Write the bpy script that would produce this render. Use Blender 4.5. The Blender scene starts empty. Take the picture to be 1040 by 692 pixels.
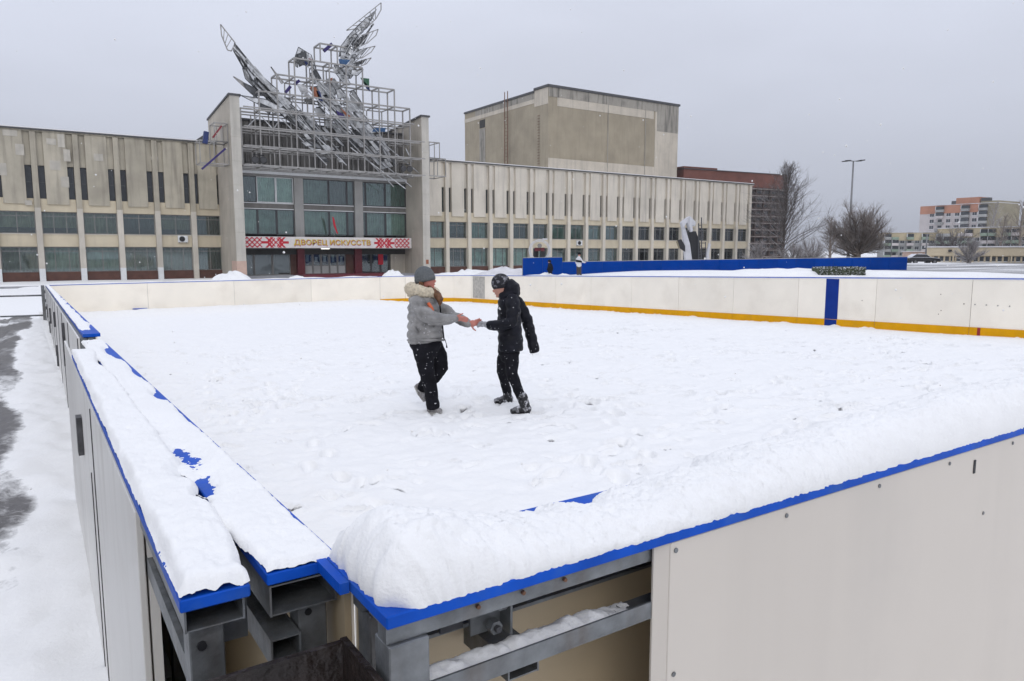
import bpy, bmesh, math, random
from mathutils import Vector, Matrix, noise

random.seed(11)
sc = bpy.context.scene
COL = sc.collection

# ------------------------------------------------------------------ camera
PW, PH = 1040.0, 692.0
F, YH, VPL, CH = 742.0, 255.0, 22.0, 1.66
PITCH = math.atan((YH - PH / 2) / F)
YAW = math.atan((PW / 2 - VPL) / math.hypot(F, PH / 2 - YH))
FW = Vector((math.sin(YAW) * math.cos(PITCH), math.cos(YAW) * math.cos(PITCH), math.sin(PITCH)))
RT = Vector((math.cos(YAW), -math.sin(YAW), 0))
UP = RT.cross(FW)
CAM = Vector((0, 0, CH))
NH = Vector((math.sin(YAW), math.cos(YAW), 0))          # horizontal heading
cd = bpy.data.cameras.new('camera')
cd.sensor_fit = 'HORIZONTAL'; cd.sensor_width = 36; cd.lens = 36 * F / PW
cd.clip_start = 0.05; cd.clip_end = 5000
cam = bpy.data.objects.new('camera', cd); COL.objects.link(cam)
cam.matrix_world = Matrix(((RT.x, UP.x, -FW.x, 0), (RT.y, UP.y, -FW.y, 0), (RT.z, UP.z, -FW.z, CH), (0, 0, 0, 1)))
sc.camera = cam

# ------------------------------------------------------------------ sky, sun, exposure
SUN_EL, SUN_AZ = math.radians(38), math.radians(205)     # azimuth clockwise from +Y
world = bpy.data.worlds.new('World'); sc.world = world; world.use_nodes = True
wn, wl = world.node_tree.nodes, world.node_tree.links
wn.clear()
wout = wn.new('ShaderNodeOutputWorld'); bg = wn.new('ShaderNodeBackground')
sky = wn.new('ShaderNodeTexSky'); sky.sky_type = 'NISHITA'; sky.sun_disc = False
sky.sun_elevation = SUN_EL; sky.sun_rotation = SUN_AZ; sky.dust_density = 4; sky.air_density = 1
tc = wn.new('ShaderNodeTexCoord'); sep = wn.new('ShaderNodeSeparateXYZ')
wl.new(tc.outputs['Generated'], sep.inputs[0])
mr = wn.new('ShaderNodeMapRange'); mr.inputs['From Min'].default_value = 0; mr.inputs['From Max'].default_value = 1
mr.inputs['To Min'].default_value = 4.0; mr.inputs['To Max'].default_value = 11.6
pw_ = wn.new('ShaderNodeMath'); pw_.operation = 'POWER'; pw_.inputs[1].default_value = .7; pw_.use_clamp = True
mz = wn.new('ShaderNodeMath'); mz.operation = 'MAXIMUM'; mz.inputs[1].default_value = 0
wl.new(sep.outputs['Z'], mz.inputs[0]); wl.new(mz.outputs[0], pw_.inputs[0]); wl.new(pw_.outputs[0], mr.inputs['Value'])
cn = wn.new('ShaderNodeTexNoise'); cn.inputs['Scale'].default_value = 2.2; cn.inputs['Detail'].default_value = 3
mp = wn.new('ShaderNodeMapping'); mp.inputs['Scale'].default_value = (1, 1, 3.0)
wl.new(tc.outputs['Generated'], mp.inputs[0]); wl.new(mp.outputs[0], cn.inputs['Vector'])
cm = wn.new('ShaderNodeMapRange'); cm.inputs['From Min'].default_value = .3; cm.inputs['From Max'].default_value = .7
cm.inputs['To Min'].default_value = .94; cm.inputs['To Max'].default_value = 1.06
wl.new(cn.outputs['Fac'], cm.inputs['Value'])
mul = wn.new('ShaderNodeMath'); mul.operation = 'MULTIPLY'
wl.new(mr.outputs[0], mul.inputs[0]); wl.new(cm.outputs[0], mul.inputs[1])
tint = wn.new('ShaderNodeVectorMath'); tint.operation = 'SCALE'; tint.inputs[0].default_value = (.975, 1.03, 1.20)
wl.new(mul.outputs[0], tint.inputs['Scale'])
hs = wn.new('ShaderNodeHueSaturation'); hs.inputs['Saturation'].default_value = .25
wl.new(sky.outputs[0], hs.inputs['Color'])
mx = wn.new('ShaderNodeMixRGB'); mx.inputs[0].default_value = .93     # cloud cover over the clear sky
wl.new(hs.outputs[0], mx.inputs[1]); wl.new(tint.outputs[0], mx.inputs[2])
wl.new(mx.outputs[0], bg.inputs['Color']); bg.inputs['Strength'].default_value = .1
wl.new(bg.outputs[0], wout.inputs['Surface'])
sd = bpy.data.lights.new('sun', 'SUN'); sd.energy = .5; sd.angle = math.radians(25); sd.color = (1, .96, .9)
sun = bpy.data.objects.new('sun', sd); COL.objects.link(sun)
sdir = Vector((math.sin(SUN_AZ) * math.cos(SUN_EL), math.cos(SUN_AZ) * math.cos(SUN_EL), math.sin(SUN_EL)))
sun.rotation_euler = sdir.to_track_quat('Z', 'Y').to_euler()
sun.location = (0, -5, 30)
vs = sc.view_settings
vs.view_transform = 'Standard'; vs.look = 'None'; vs.exposure = 0.06; vs.gamma = 1; vs.use_curve_mapping = False

# ------------------------------------------------------------------ pixel -> place helpers
def ray(px, py): return FW + RT * ((px - PW / 2) / F) - UP * ((py - PH / 2) / F)
def onY(px, py, Y): d = ray(px, py); return CAM + d * (Y / d.y)
def onX(px, py, X): d = ray(px, py); return CAM + d * (X / d.x)
def onD(px, py, D): d = ray(px, py); return CAM + d * (D / d.dot(NH))     # horizontal distance ahead
def sst(t): t = max(0., min(1., t)); return t * t * (3 - 2 * t)
def zg(X, Y):
    a = .0047 * max(-10, min(17, X)) - .0245 * max(-12, min(38, Y))
    b = -.93 + .8 * sst((X - 28) / 26) * (1 - sst((Y - 60) / 12)) * (1 if Y < 90 else 1)
    if X > 105: b = b + (-.15 - b) * sst((X - 105) / 15)
    t = sst(max((X - 17.2) / 22, (Y - 33) / 22))
    return a * (1 - t) + b * t
def fbm(x, y, z=0., o=4): return noise.fractal(Vector((x, y, z)), .9, 2.1, o)

# ------------------------------------------------------------------ materials
MATS = {}
def mat(name, col, rough=.6, metal=0., var=.12, scale=3., bump=0., bscale=60., spec=.4, streak=0., stcol=None, rnd=0.,
        dirt=0., dcol=(.1, .09, .08), dscale=1.2, snow=0., stk=1.):
    m = bpy.data.materials.new(name); m.use_nodes = True
    n, l = m.node_tree.nodes, m.node_tree.links
    b = n['Principled BSDF']; b.inputs['Roughness'].default_value = rough; b.inputs['Metallic'].default_value = metal
    b.inputs['Specular IOR Level'].default_value = spec
    geo = n.new('ShaderNodeNewGeometry')
    def nz(sc_, det=4, vec=None):
        t = n.new('ShaderNodeTexNoise'); t.inputs['Scale'].default_value = sc_; t.inputs['Detail'].default_value = det
        l.new(vec or geo.outputs['Position'], t.inputs['Vector']); return t.outputs['Fac']
    def ramp(v, a, bb, c=0., d=1.):
        r = n.new('ShaderNodeMapRange'); r.inputs[1].default_value = a; r.inputs[2].default_value = bb
        r.inputs[3].default_value = c; r.inputs[4].default_value = d; l.new(v, r.inputs[0]); return r.outputs[0]
    def mix(f, c1, c2):
        x = n.new('ShaderNodeMixRGB')
        for s, v in ((0, f), (1, c1), (2, c2)):
            if isinstance(v, (int, float)): x.inputs[s].default_value = v
            elif isinstance(v, tuple): x.inputs[s].default_value = (*v[:3], 1)
            else: l.new(v, x.inputs[s])
        return x.outputs[0]
    lo = tuple(max(0, c * (1 - var)) for c in col); hi = tuple(min(1, c * (1 + var)) for c in col)
    out = mix(ramp(nz(scale), .3, .7), lo, hi)
    if dirt:
        out = mix(ramp(nz(dscale, 8), .52, .75, 0, dirt), out, dcol)
    if streak:
        mpn = n.new('ShaderNodeMapping'); mpn.inputs['Scale'].default_value = (1.6 * stk, 1.6 * stk, .12 * stk)
        l.new(geo.outputs['Position'], mpn.inputs[0])
        out = mix(ramp(nz(1.5, 6, mpn.outputs[0]), .5, .78, 0, streak), out, stcol or tuple(c * .35 for c in col))
    if rnd:
        oi = n.new('ShaderNodeObjectInfo'); hsn = n.new('ShaderNodeHueSaturation')
        l.new(ramp(oi.outputs['Random'], 0, 1, 1 - rnd, 1 + rnd), hsn.inputs['Value']); l.new(out, hsn.inputs['Color'])
        out = hsn.outputs[0]
    if snow:                                                   # snow lying on what faces up
        sx = n.new('ShaderNodeSeparateXYZ'); l.new(geo.outputs['Normal'], sx.inputs[0])
        out = mix(ramp(sx.outputs['Z'], .25, .8, 0, snow), out, (.82, .83, .87))
    l.new(out, b.inputs['Base Color'])
    if bump:
        bp = n.new('ShaderNodeBump'); bp.inputs['Strength'].default_value = bump; bp.inputs['Distance'].default_value = .02
        l.new(nz(bscale, 5), bp.inputs['Height']); l.new(bp.outputs[0], b.inputs['Normal'])
    MATS[name] = m; return m
SNOWC = (.82, .815, .80)
mat('snow', SNOWC, .75, var=.03, scale=2, bump=.12, bscale=60, spec=.2)
mat('snow_fine', (.835, .83, .815), .8, var=.02, scale=8, bump=.17, bscale=190, spec=.12)
mat('rail_blue', (.003, .075, .46), .5, var=.15, scale=12, spec=.15, dirt=.6, dcol=(.04, .12, .36), dscale=16, bump=.06, bscale=40)
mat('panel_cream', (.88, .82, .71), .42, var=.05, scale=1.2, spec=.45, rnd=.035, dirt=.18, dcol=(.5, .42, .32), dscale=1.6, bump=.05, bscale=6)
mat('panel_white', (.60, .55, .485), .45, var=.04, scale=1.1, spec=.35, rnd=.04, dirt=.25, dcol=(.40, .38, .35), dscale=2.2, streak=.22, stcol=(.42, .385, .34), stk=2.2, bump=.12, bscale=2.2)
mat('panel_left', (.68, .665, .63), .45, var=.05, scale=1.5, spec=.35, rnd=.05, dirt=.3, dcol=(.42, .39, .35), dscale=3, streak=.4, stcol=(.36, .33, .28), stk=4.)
mat('panel_tan', (.46, .37, .245), .5, var=.08, scale=2)
mat('panel_worn', (.42, .4, .36), .6, var=.25, scale=9, dirt=.5, dcol=(.16, .15, .14), dscale=14)
mat('kick_yellow', (.68, .33, .002), .6, spec=.12, var=.08, scale=4, dirt=.2, dcol=(.5, .3, .05), dscale=5)
mat('line_blue', (.005, .03, .22), .6, spec=.12, var=.1, scale=3)
mat('red_mark', (.3, .02, .02), .5)
mat('galvanised', (.195, .205, .21), .5, metal=.55, var=.28, scale=22, spec=.5, dirt=.5, dcol=(.13, .125, .12), dscale=14, bump=.15, bscale=60, streak=.5, stcol=(.12, .085, .06), stk=9.)
mat('steel_dark', (.09, .09, .095), .5, metal=.5, var=.3, scale=20)
mat('plywood', (.017, .0105, .008), .5, var=.5, scale=14, bump=.7, bscale=35, spec=.5, dirt=.5, dcol=(.012, .009, .008), dscale=25)
mat('concrete', (.405, .368, .29), .85, var=.16, scale=.5, streak=.75, stcol=(.17, .15, .125), rnd=.08, bump=.3, bscale=14, dirt=.3, dcol=(.23, .205, .17), dscale=.8)
mat('concrete_light', (.54, .50, .43), .85, var=.1, scale=.6, streak=.35, stcol=(.3, .27, .23), rnd=.06, bump=.3, bscale=14, dirt=.2, dcol=(.33, .3, .25), dscale=1.5)
mat('concrete_wing', (.61, .56, .475), .85, var=.08, scale=.5, streak=.5, stcol=(.27, .245, .21), rnd=.05, bump=.3, bscale=14)
mat('render_patch', (.47, .44, .38), .85, var=.12, scale=1.5, streak=.3, rnd=.08)
mat('render_cream', (.56, .49, .36), .85, var=.08, scale=.7, streak=.3, stcol=(.33, .28, .2), rnd=.04)
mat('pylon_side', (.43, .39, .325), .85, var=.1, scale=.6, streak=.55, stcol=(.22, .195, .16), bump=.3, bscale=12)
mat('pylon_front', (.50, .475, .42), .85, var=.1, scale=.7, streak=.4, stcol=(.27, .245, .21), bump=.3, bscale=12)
mat('cap_dark', (.075, .075, .078), .7, snow=.0)
mat('plinth', (.095, .042, .03), .7, var=.2, scale=2)
mat('column_grey', (.30, .295, .28), .85, var=.1, scale=.7, streak=.4, stcol=(.16, .15, .14))
mat('pink_patch', (.52, .37, .30), .85, var=.1, scale=1.5)
mat('rib_metal', (.15, .142, .13), .7, var=.15, scale=1, streak=.5, rnd=.12)
mat('frame_grey', (.2, .195, .185), .6, var=.1)
mat('frame_white', (.68, .69, .69), .5, var=.05)
mat('frame_dark', (.06, .06, .062), .5)
mat('interior', (.045, .043, .04), .9)
mat('curtain_teal', (.26, .325, .295), .9, var=.25, scale=1.5, rnd=.38)
mat('curtain_sand', (.22, .20, .135), .9, var=.25, scale=1.5, rnd=.38)
mat('curtain_pale', (.52, .565, .53), .9, var=.2, scale=1.5, rnd=.38)
mat('curtain_dark', (.055, .065, .068), .9, var=.25, scale=1.5, rnd=.38)
mat('sign_white', (.66, .62, .60), .6, var=.05)
mat('sign_red', (.48, .012, .03), .6, var=.08)
mat('letter_gold', (.62, .46, .02), .5, var=.12, scale=3)
mat('letter_shade', (.42, .03, .14), .6)
mat('maroon', (.12, .018, .025), .6, var=.15)
mat('step_grey', (.30, .30, .31), .8, var=.1, snow=.25)
mat('silver', (.53, .535, .535), .4, metal=.5, var=.35, scale=2.6, rnd=.35, spec=.5, dirt=.3, dcol=(.17, .165, .16), dscale=1.1)
mat('silver_dark', (.10, .102, .105), .5, metal=.5, var=.3, scale=2, rnd=.3)
mat('scaffold', (.33, .32, .305), .5, metal=.35, var=.18, scale=1.5, dirt=.3, dcol=(.2, .16, .13), dscale=3)
mat('glass_blue', (.015, .03, .12), .5); mat('glass_red', (.2, .025, .03), .5); mat('glass_orange', (.3, .1, .045), .35)
mat('glass_sky', (.03, .09, .2), .5); mat('glass_green', (.03, .11, .06), .5); mat('glass_violet', (.03, .018, .12), .5)
mat('black_metal', (.015, .015, .017), .5)
mat('lens', (.4, .4, .42), .15, metal=.6)
mat('tower_wall', (.335, .288, .21), .9, var=.12, scale=.35, streak=.25, stcol=(.13, .12, .1), bump=.3, bscale=6, dirt=.25, dcol=(.19, .165, .13), dscale=.5)
mat('tower_patch', (.54, .485, .40), .9, var=.1, scale=.4, streak=.35, stcol=(.2, .18, .15), dirt=.2, dcol=(.28, .25, .2), dscale=.7)
mat('tower_stain', (.34, .315, .27), .9, var=.12, scale=.3, streak=.95, stcol=(.04, .038, .034), dirt=.5, dcol=(.07, .066, .06), dscale=.6)
mat('rust', (.16, .08, .045), .8, var=.3, scale=4)
mat('fence_blue', (.001, .04, .25), .8, spec=.0, var=.08, scale=.8, rnd=.05)
mat('brick_top', (.16, .062, .045), .85, var=.18, scale=.6, rnd=.1)
mat('brick_dark', (.085, .06, .052), .85, var=.2, scale=.5, rnd=.1)
mat('ledge', (.28, .24, .22), .8, var=.25, scale=1, snow=.6)
mat('pane_far', (.035, .04, .045), .2, spec=.6, rnd=.3)
mat('bark', (.105, .088, .078), .9, var=.3, scale=3, snow=.45)
mat('bark_brown', (.19, .155, .13), .9, var=.3, scale=3, snow=.35)
mat('bark_frost', (.27, .245, .235), .9, var=.3, scale=3, snow=.7)
mat('lamp_grey', (.22, .22, .225), .5, metal=.4)
mat('block_orange', (.40, .19, .12), .85, var=.1, scale=.4, rnd=.08)
mat('block_white', (.48, .44, .43), .85, var=.1, scale=.4, rnd=.08)
mat('block_olive', (.24, .21, .14), .85, var=.12, scale=.3, rnd=.08)
mat('block_cream', (.50, .42, .28), .85, var=.1, scale=.4, rnd=.06)
mat('block_green', (.24, .30, .235), .85, var=.15, scale=.5, rnd=.15)
mat('block_grey', (.32, .32, .31), .85, var=.15, scale=.5, rnd=.15)
mat('low_beige', (.52, .44, .31), .85, var=.06, scale=.4)
mat('car_paint', (.02, .02, .024), .25, spec=.6, snow=.8)
mat('rubber', (.015, .015, .015), .8)
mat('hedge', (.07, .085, .045), .9, var=.5, scale=6, dirt=.6, dcol=(.012, .015, .01), dscale=8, snow=.9)
mat('statue_white', (.55, .55, .57), .6, var=.06)
mat('statue_black', (.02, .02, .022), .5, var=.2)
mat('skin', (.52, .27, .205), .55, var=.08, scale=20)
mat('skin_cold', (.50, .19, .15), .55, var=.12, scale=25)
mat('lip', (.36, .09, .08), .5); mat('eye_dark', (.03, .02, .018), .3)
mat('knit_grey', (.135, .145, .15), .95, var=.2, scale=60, bump=.8, bscale=160)
mat('fur_cream', (.72, .63, .48), .95, var=.2, scale=35, bump=1., bscale=120)
mat('hair_brown', (.13, .058, .026), .6, var=.4, scale=30, bump=.5, bscale=90)
mat('jacket_grey', (.235, .23, .225), .45, var=.4, scale=7, bump=.6, bscale=22, spec=.35, dirt=.45, dcol=(.12, .12, .125), dscale=9)
mat('strap_orange', (.6, .13, .05), .6)
mat('cloth_black', (.008, .008, .011), .8, var=.35, scale=8, bump=.3, bscale=40, spec=.12)
mat('jacket_black', (.006, .0065, .011), .55, var=.35, scale=8, bump=.3, bscale=24, spec=.18)
mat('hat_pattern', (.018, .018, .022), .9, var=.3, scale=30, dirt=.8, dcol=(.4, .4, .44), dscale=23)
mat('boot_snowy', (.018, .018, .02), .7, var=.3, scale=30, dirt=1., dcol=(.8, .8, .84), dscale=21, snow=.15)
mat('shoe_grey', (.20, .19, .19), .7, var=.3, scale=20, dirt=.5, dcol=(.7, .7, .72), dscale=18)
mat('sole_pale', (.4, .39, .37), .7, var=.3, scale=25)
mat('glove_grey', (.36, .36, .38), .9, var=.2, scale=50, bump=.5, bscale=120)
mat('jacket_pale', (.6, .6, .62), .7, var=.1)
mat('trouser_brown', (.06, .045, .04), .8)
mat('snow_dirty', (.62, .61, .62), .85, var=.1, scale=1.5, bump=.5, bscale=20)
# sparse snow crumbs over trousers
def crumbs(name, src, sc_=95, thr=.735):
    m = MATS[src].copy(); m.name = name; n, l = m.node_tree.nodes, m.node_tree.links
    b = n['Principled BSDF']; old = b.inputs['Base Color'].links[0].from_socket
    g = n.new('ShaderNodeNewGeometry'); t = n.new('ShaderNodeTexNoise'); t.inputs['Scale'].default_value = sc_ * .55; t.inputs['Detail'].default_value = 1
    l.new(g.outputs['Position'], t.inputs['Vector'])
    r = n.new('ShaderNodeMapRange'); r.inputs[1].default_value = thr; r.inputs[2].default_value = thr + .02; l.new(t.outputs['Fac'], r.inputs[0])
    x = n.new('ShaderNodeMixRGB'); l.new(r.outputs[0], x.inputs[0]); l.new(old, x.inputs[1]); x.inputs[2].default_value = (.8, .8, .84, 1)
    l.new(x.outputs[0], b.inputs['Base Color']); MATS[name] = m
crumbs('trouser_black', 'cloth_black'); crumbs('jacket_grey_snow', 'jacket_grey', 95, .735); crumbs('jacket_black_snow', 'jacket_black', 95, .755)
# window glass: reflects the sky, lets the curtain through
def glass(name, tintc, refl=.32):
    m = bpy.data.materials.new(name); m.use_nodes = True; n, l = m.node_tree.nodes, m.node_tree.links
    n.remove(n['Principled BSDF']); o = n['Material Output']
    t = n.new('ShaderNodeBsdfTransparent'); t.inputs[0].default_value = (*tintc, 1)
    g = n.new('ShaderNodeBsdfGlossy'); g.inputs['Roughness'].default_value = .04; g.inputs[0].default_value = (.8, .85, .88, 1)
    nz = n.new('ShaderNodeTexNoise'); nz.inputs['Scale'].default_value = .8; bp = n.new('ShaderNodeBump'); bp.inputs['Strength'].default_value = .04
    geo = n.new('ShaderNodeNewGeometry'); l.new(geo.outputs['Position'], nz.inputs['Vector'])
    l.new(nz.outputs['Fac'], bp.inputs['Height']); l.new(bp.outputs[0], g.inputs['Normal'])
    fr = n.new('ShaderNodeFresnel'); fr.inputs['IOR'].default_value = 1.5
    ad = n.new('ShaderNodeMath'); ad.operation = 'MULTIPLY_ADD'; ad.inputs[1].default_value = 1.; ad.inputs[2].default_value = refl * .25
    l.new(fr.outputs[0], ad.inputs[0])
    x = n.new('ShaderNodeMixShader'); l.new(ad.outputs[0], x.inputs[0]); l.new(t.outputs[0], x.inputs[1]); l.new(g.outputs[0], x.inputs[2])
    l.new(x.outputs[0], o.inputs['Surface']); MATS[name] = m
glass('glass', (.8, .89, .86), .3); glass('glass_clear', (.8, .85, .84), .2)
# the plaza: snow with wet asphalt showing where the 'bare' attribute says it has been cleared or driven
def ground_mat():
    m = bpy.data.materials.new('plaza_snow'); m.use_nodes = True; n, l = m.node_tree.nodes, m.node_tree.links
    b = n['Principled BSDF']; at = n.new('ShaderNodeAttribute'); at.attribute_name = 'bare'
    g = n.new('ShaderNodeNewGeometry')
    mpn = n.new('ShaderNodeMapping'); mpn.inputs['Rotation'].default_value = (0, 0, .9); mpn.inputs['Scale'].default_value = (1.5, 1.5, 1)
    l.new(g.outputs['Position'], mpn.inputs[0])
    t = n.new('ShaderNodeTexNoise'); t.inputs['Scale'].default_value = 5.5; t.inputs['Detail'].default_value = 10; t.inputs['Roughness'].default_value = .74
    l.new(mpn.outputs[0], t.inputs['Vector'])
    a = n.new('ShaderNodeMath'); a.operation = 'ADD'; l.new(at.outputs['Fac'], a.inputs[0]); l.new(t.outputs['Fac'], a.inputs[1])
    r = n.new('ShaderNodeMapRange'); r.inputs[1].default_value = .9; r.inputs[2].default_value = 1.24; l.new(a.outputs[0], r.inputs[0])
    x = n.new('ShaderNodeMixRGB'); x.inputs[1].default_value = (*SNOWC, 1); x.inputs[2].default_value = (.085, .078, .075, 1)
    l.new(r.outputs[0], x.inputs[0]); l.new(x.outputs[0], b.inputs['Base Color'])
    rr = n.new('ShaderNodeMapRange'); rr.inputs[3].default_value = .8; rr.inputs[4].default_value = .4; l.new(r.outputs[0], rr.inputs[0]); l.new(rr.outputs[0], b.inputs['Roughness'])
    t2 = n.new('ShaderNodeTexNoise'); t2.inputs['Scale'].default_value = 45; t2.inputs['Detail'].default_value = 6; l.new(g.outputs['Position'], t2.inputs['Vector'])
    bp = n.new('ShaderNodeBump'); bp.inputs['Strength'].default_value = .5; bp.inputs['Distance'].default_value = .006
    l.new(t2.outputs['Fac'], bp.inputs['Height']); l.new(bp.outputs[0], b.inputs['Normal'])
    MATS['plaza_snow'] = m
ground_mat()

# ------------------------------------------------------------------ mesh helpers
class MB:
    def __init__(s): s.v = []; s.f = []
    def add(s, vs_, fs):
        k = len(s.v); s.v += [tuple(v) for v in vs_]; s.f += [tuple(i + k for i in f) for f in fs]; return s
    def box(s, x0, x1, y0, y1, z0, z1):
        return s.add([(x0, y0, z0), (x1, y0, z0), (x1, y1, z0), (x0, y1, z0), (x0, y0, z1), (x1, y0, z1), (x1, y1, z1), (x0, y1, z1)],
                     [(0, 3, 2, 1), (4, 5, 6, 7), (0, 1, 5, 4), (1, 2, 6, 5), (2, 3, 7, 6), (3, 0, 4, 7)])
    def beam(s, p, q, w, h=None, up=(0, 0, 1)):
        p, q = Vector(p), Vector(q); h = h or w; t = (q - p).normalized(); u = Vector(up)
        if abs(t.dot(u)) > .98: u = Vector((0, 1, 0))
        a = t.cross(u).normalized() * (w / 2); b = a.cross(t).normalized() * (h / 2)
        vs_ = [p - a - b, p + a - b, p + a + b, p - a + b, q - a - b, q + a - b, q + a + b, q - a + b]
        return s.add(vs_, [(0, 1, 2, 3), (7, 6, 5, 4), (4, 5, 1, 0), (5, 6, 2, 1), (6, 7, 3, 2), (7, 4, 0, 3)])
    def tube(s, p, q, r0, r1=None, n=8, caps=True):
        p, q = Vector(p), Vector(q); r1 = r0 if r1 is None else r1; t = (q - p).normalized()
        u = Vector((0, 0, 1)) if abs(t.z) < .9 else Vector((1, 0, 0)); a = t.cross(u).normalized(); b = t.cross(a)
        vs_ = []
        for c, r in ((p, r0), (q, r1)):
            for i in range(n):
                an = 2 * math.pi * i / n; vs_.append(c + (a * math.cos(an) + b * math.sin(an)) * r)
        fs = [(i, n + i, n + (i + 1) % n, (i + 1) % n) for i in range(n)]
        if caps: fs += [tuple(range(n)), tuple(range(2 * n - 1, n - 1, -1))]
        return s.add(vs_, fs)
    def prism(s, pts, off):
        off = Vector(off); n = len(pts); P = [Vector(p) for p in pts]
        return s.add(P + [p + off for p in P], [tuple(range(n))[::-1], tuple(range(n, 2 * n))] + [(i, (i + 1) % n, n + (i + 1) % n, n + i) for i in range(n)])
    def hollow(s, x0, x1, y0, y1, z0, z1, t):                 # rectangular tube along Y, open ends
        s.box(x0, x0 + t, y0, y1, z0, z1); s.box(x1 - t, x1, y0, y1, z0, z1)
        s.box(x0 + t, x1 - t, y0 + .0006, y1, z0 + .0006, z0 + t); return s.box(x0 + t, x1 - t, y0 + .0006, y1, z1 - t, z1 - .0006)
    def mesh(s, name):
        me = bpy.data.meshes.new(name); me.from_pydata(s.v, [], s.f); me.update(); return me
    def build(s, name, m, parent=None, smooth=False, bevel=0., label=None):
        me = s.mesh(name)
        if bevel:
            bm = bmesh.new(); bm.from_mesh(me)
            bmesh.ops.bevel(bm, geom=bm.edges[:], offset=bevel, segments=1, affect='EDGES', clamp_overlap=True)
            bm.to_mesh(me); bm.free()
        return obj(name, me, m, parent, smooth, label)
def obj(name, me, m, parent=None, smooth=False, label=None):
    if m and not me.materials: me.materials.append(MATS[m] if isinstance(m, str) else m)
    if smooth: me.polygons.foreach_set('use_smooth', [True] * len(me.polygons))
    o = bpy.data.objects.new(name, me); COL.objects.link(o)
    if parent: attach(o, parent)
    if label: o['label'] = label
    return o
LOC = {}
def attach(o, parent):
    o.parent = parent
    o.matrix_parent_inverse = Matrix.Translation(-LOC.get(parent.name, Vector((0, 0, 0))))
def thing(name, label, cat, loc, group=None):
    o = bpy.data.objects.new(name, None); COL.objects.link(o); o.location = loc; o.empty_display_size = .3
    LOC[o.name] = Vector(loc); o['label'] = label; o['category'] = cat
    if not group: group = GROUPS.get(name)
    if group: o['group'] = group
    return o
GROUPS = {'rink_board': 'hockey boards round the rink', 'tree': 'bare trees beyond the plaza', 'apartment_block': 'apartment blocks at the far right', 'floodlight': 'floodlights on the scaffold', 'air_conditioner': 'air conditioners on the palace', 'person': 'people on the plaza'}
def tag(o, label, cat, group=None, kind=None):
    o['label'] = label; o['category'] = cat
    if group: o['group'] = group
    if kind: o['kind'] = kind
    return o
def struct(o): o['kind'] = 'structure'; return o
def place(name, me, loc, parent, rot=None, scale=None):       # another use of the same mesh
    o = bpy.data.objects.new(name, me); COL.objects.link(o); o.location = loc
    if rot: o.rotation_euler = rot
    if scale: o.scale = scale
    if parent: attach(o, parent)
    return o
def bx(name, m, parent, *a, bevel=0., label=None): return MB().box(*a).build(name, m, parent, bevel=bevel, label=label)
def heightfield(name, xs, ys, hf, m, base=None, parent=None, keep=None):
    """surface over a grid; where keep() is false the faces are left out"""
    V, idx = [], {}
    H = [[hf(x, y) for x in xs] for y in ys]
    fs = []
    K = [[(keep is None or keep(x, y, H[j][i])) for i, x in enumerate(xs)] for j, y in enumerate(ys)]
    def vid(i, j):
        if (i, j) not in idx: idx[(i, j)] = len(V); V.append((xs[i], ys[j], H[j][i]))
        return idx[(i, j)]
    for j in range(len(ys) - 1):
        for i in range(len(xs) - 1):
            if K[j][i] or K[j][i + 1] or K[j + 1][i] or K[j + 1][i + 1]:
                fs.append((vid(i, j), vid(i + 1, j), vid(i + 1, j + 1), vid(i, j + 1)))
    me = bpy.data.meshes.new(name); me.from_pydata(V, [], fs); me.update()
    return obj(name, me, m, parent, True)
def lin(a, b, n): return [a + (b - a) * i / n for i in range(n + 1)]
import numpy as np
def zg(X, Y):
    a = .0047 * max(-10, min(17, X)) - .0245 * max(-12, min(38, Y))
    b = -.93 + 1.05 * sst((X - 20) / 22) * (1 - sst((Y - 52) / 14))
    if X > 95: b = b + (-.25 - b) * sst((X - 95) / 12)
    t = sst(max((X - 17.2) / 22, (Y - 33) / 22))
    return a * (1 - t) + b * t
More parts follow.
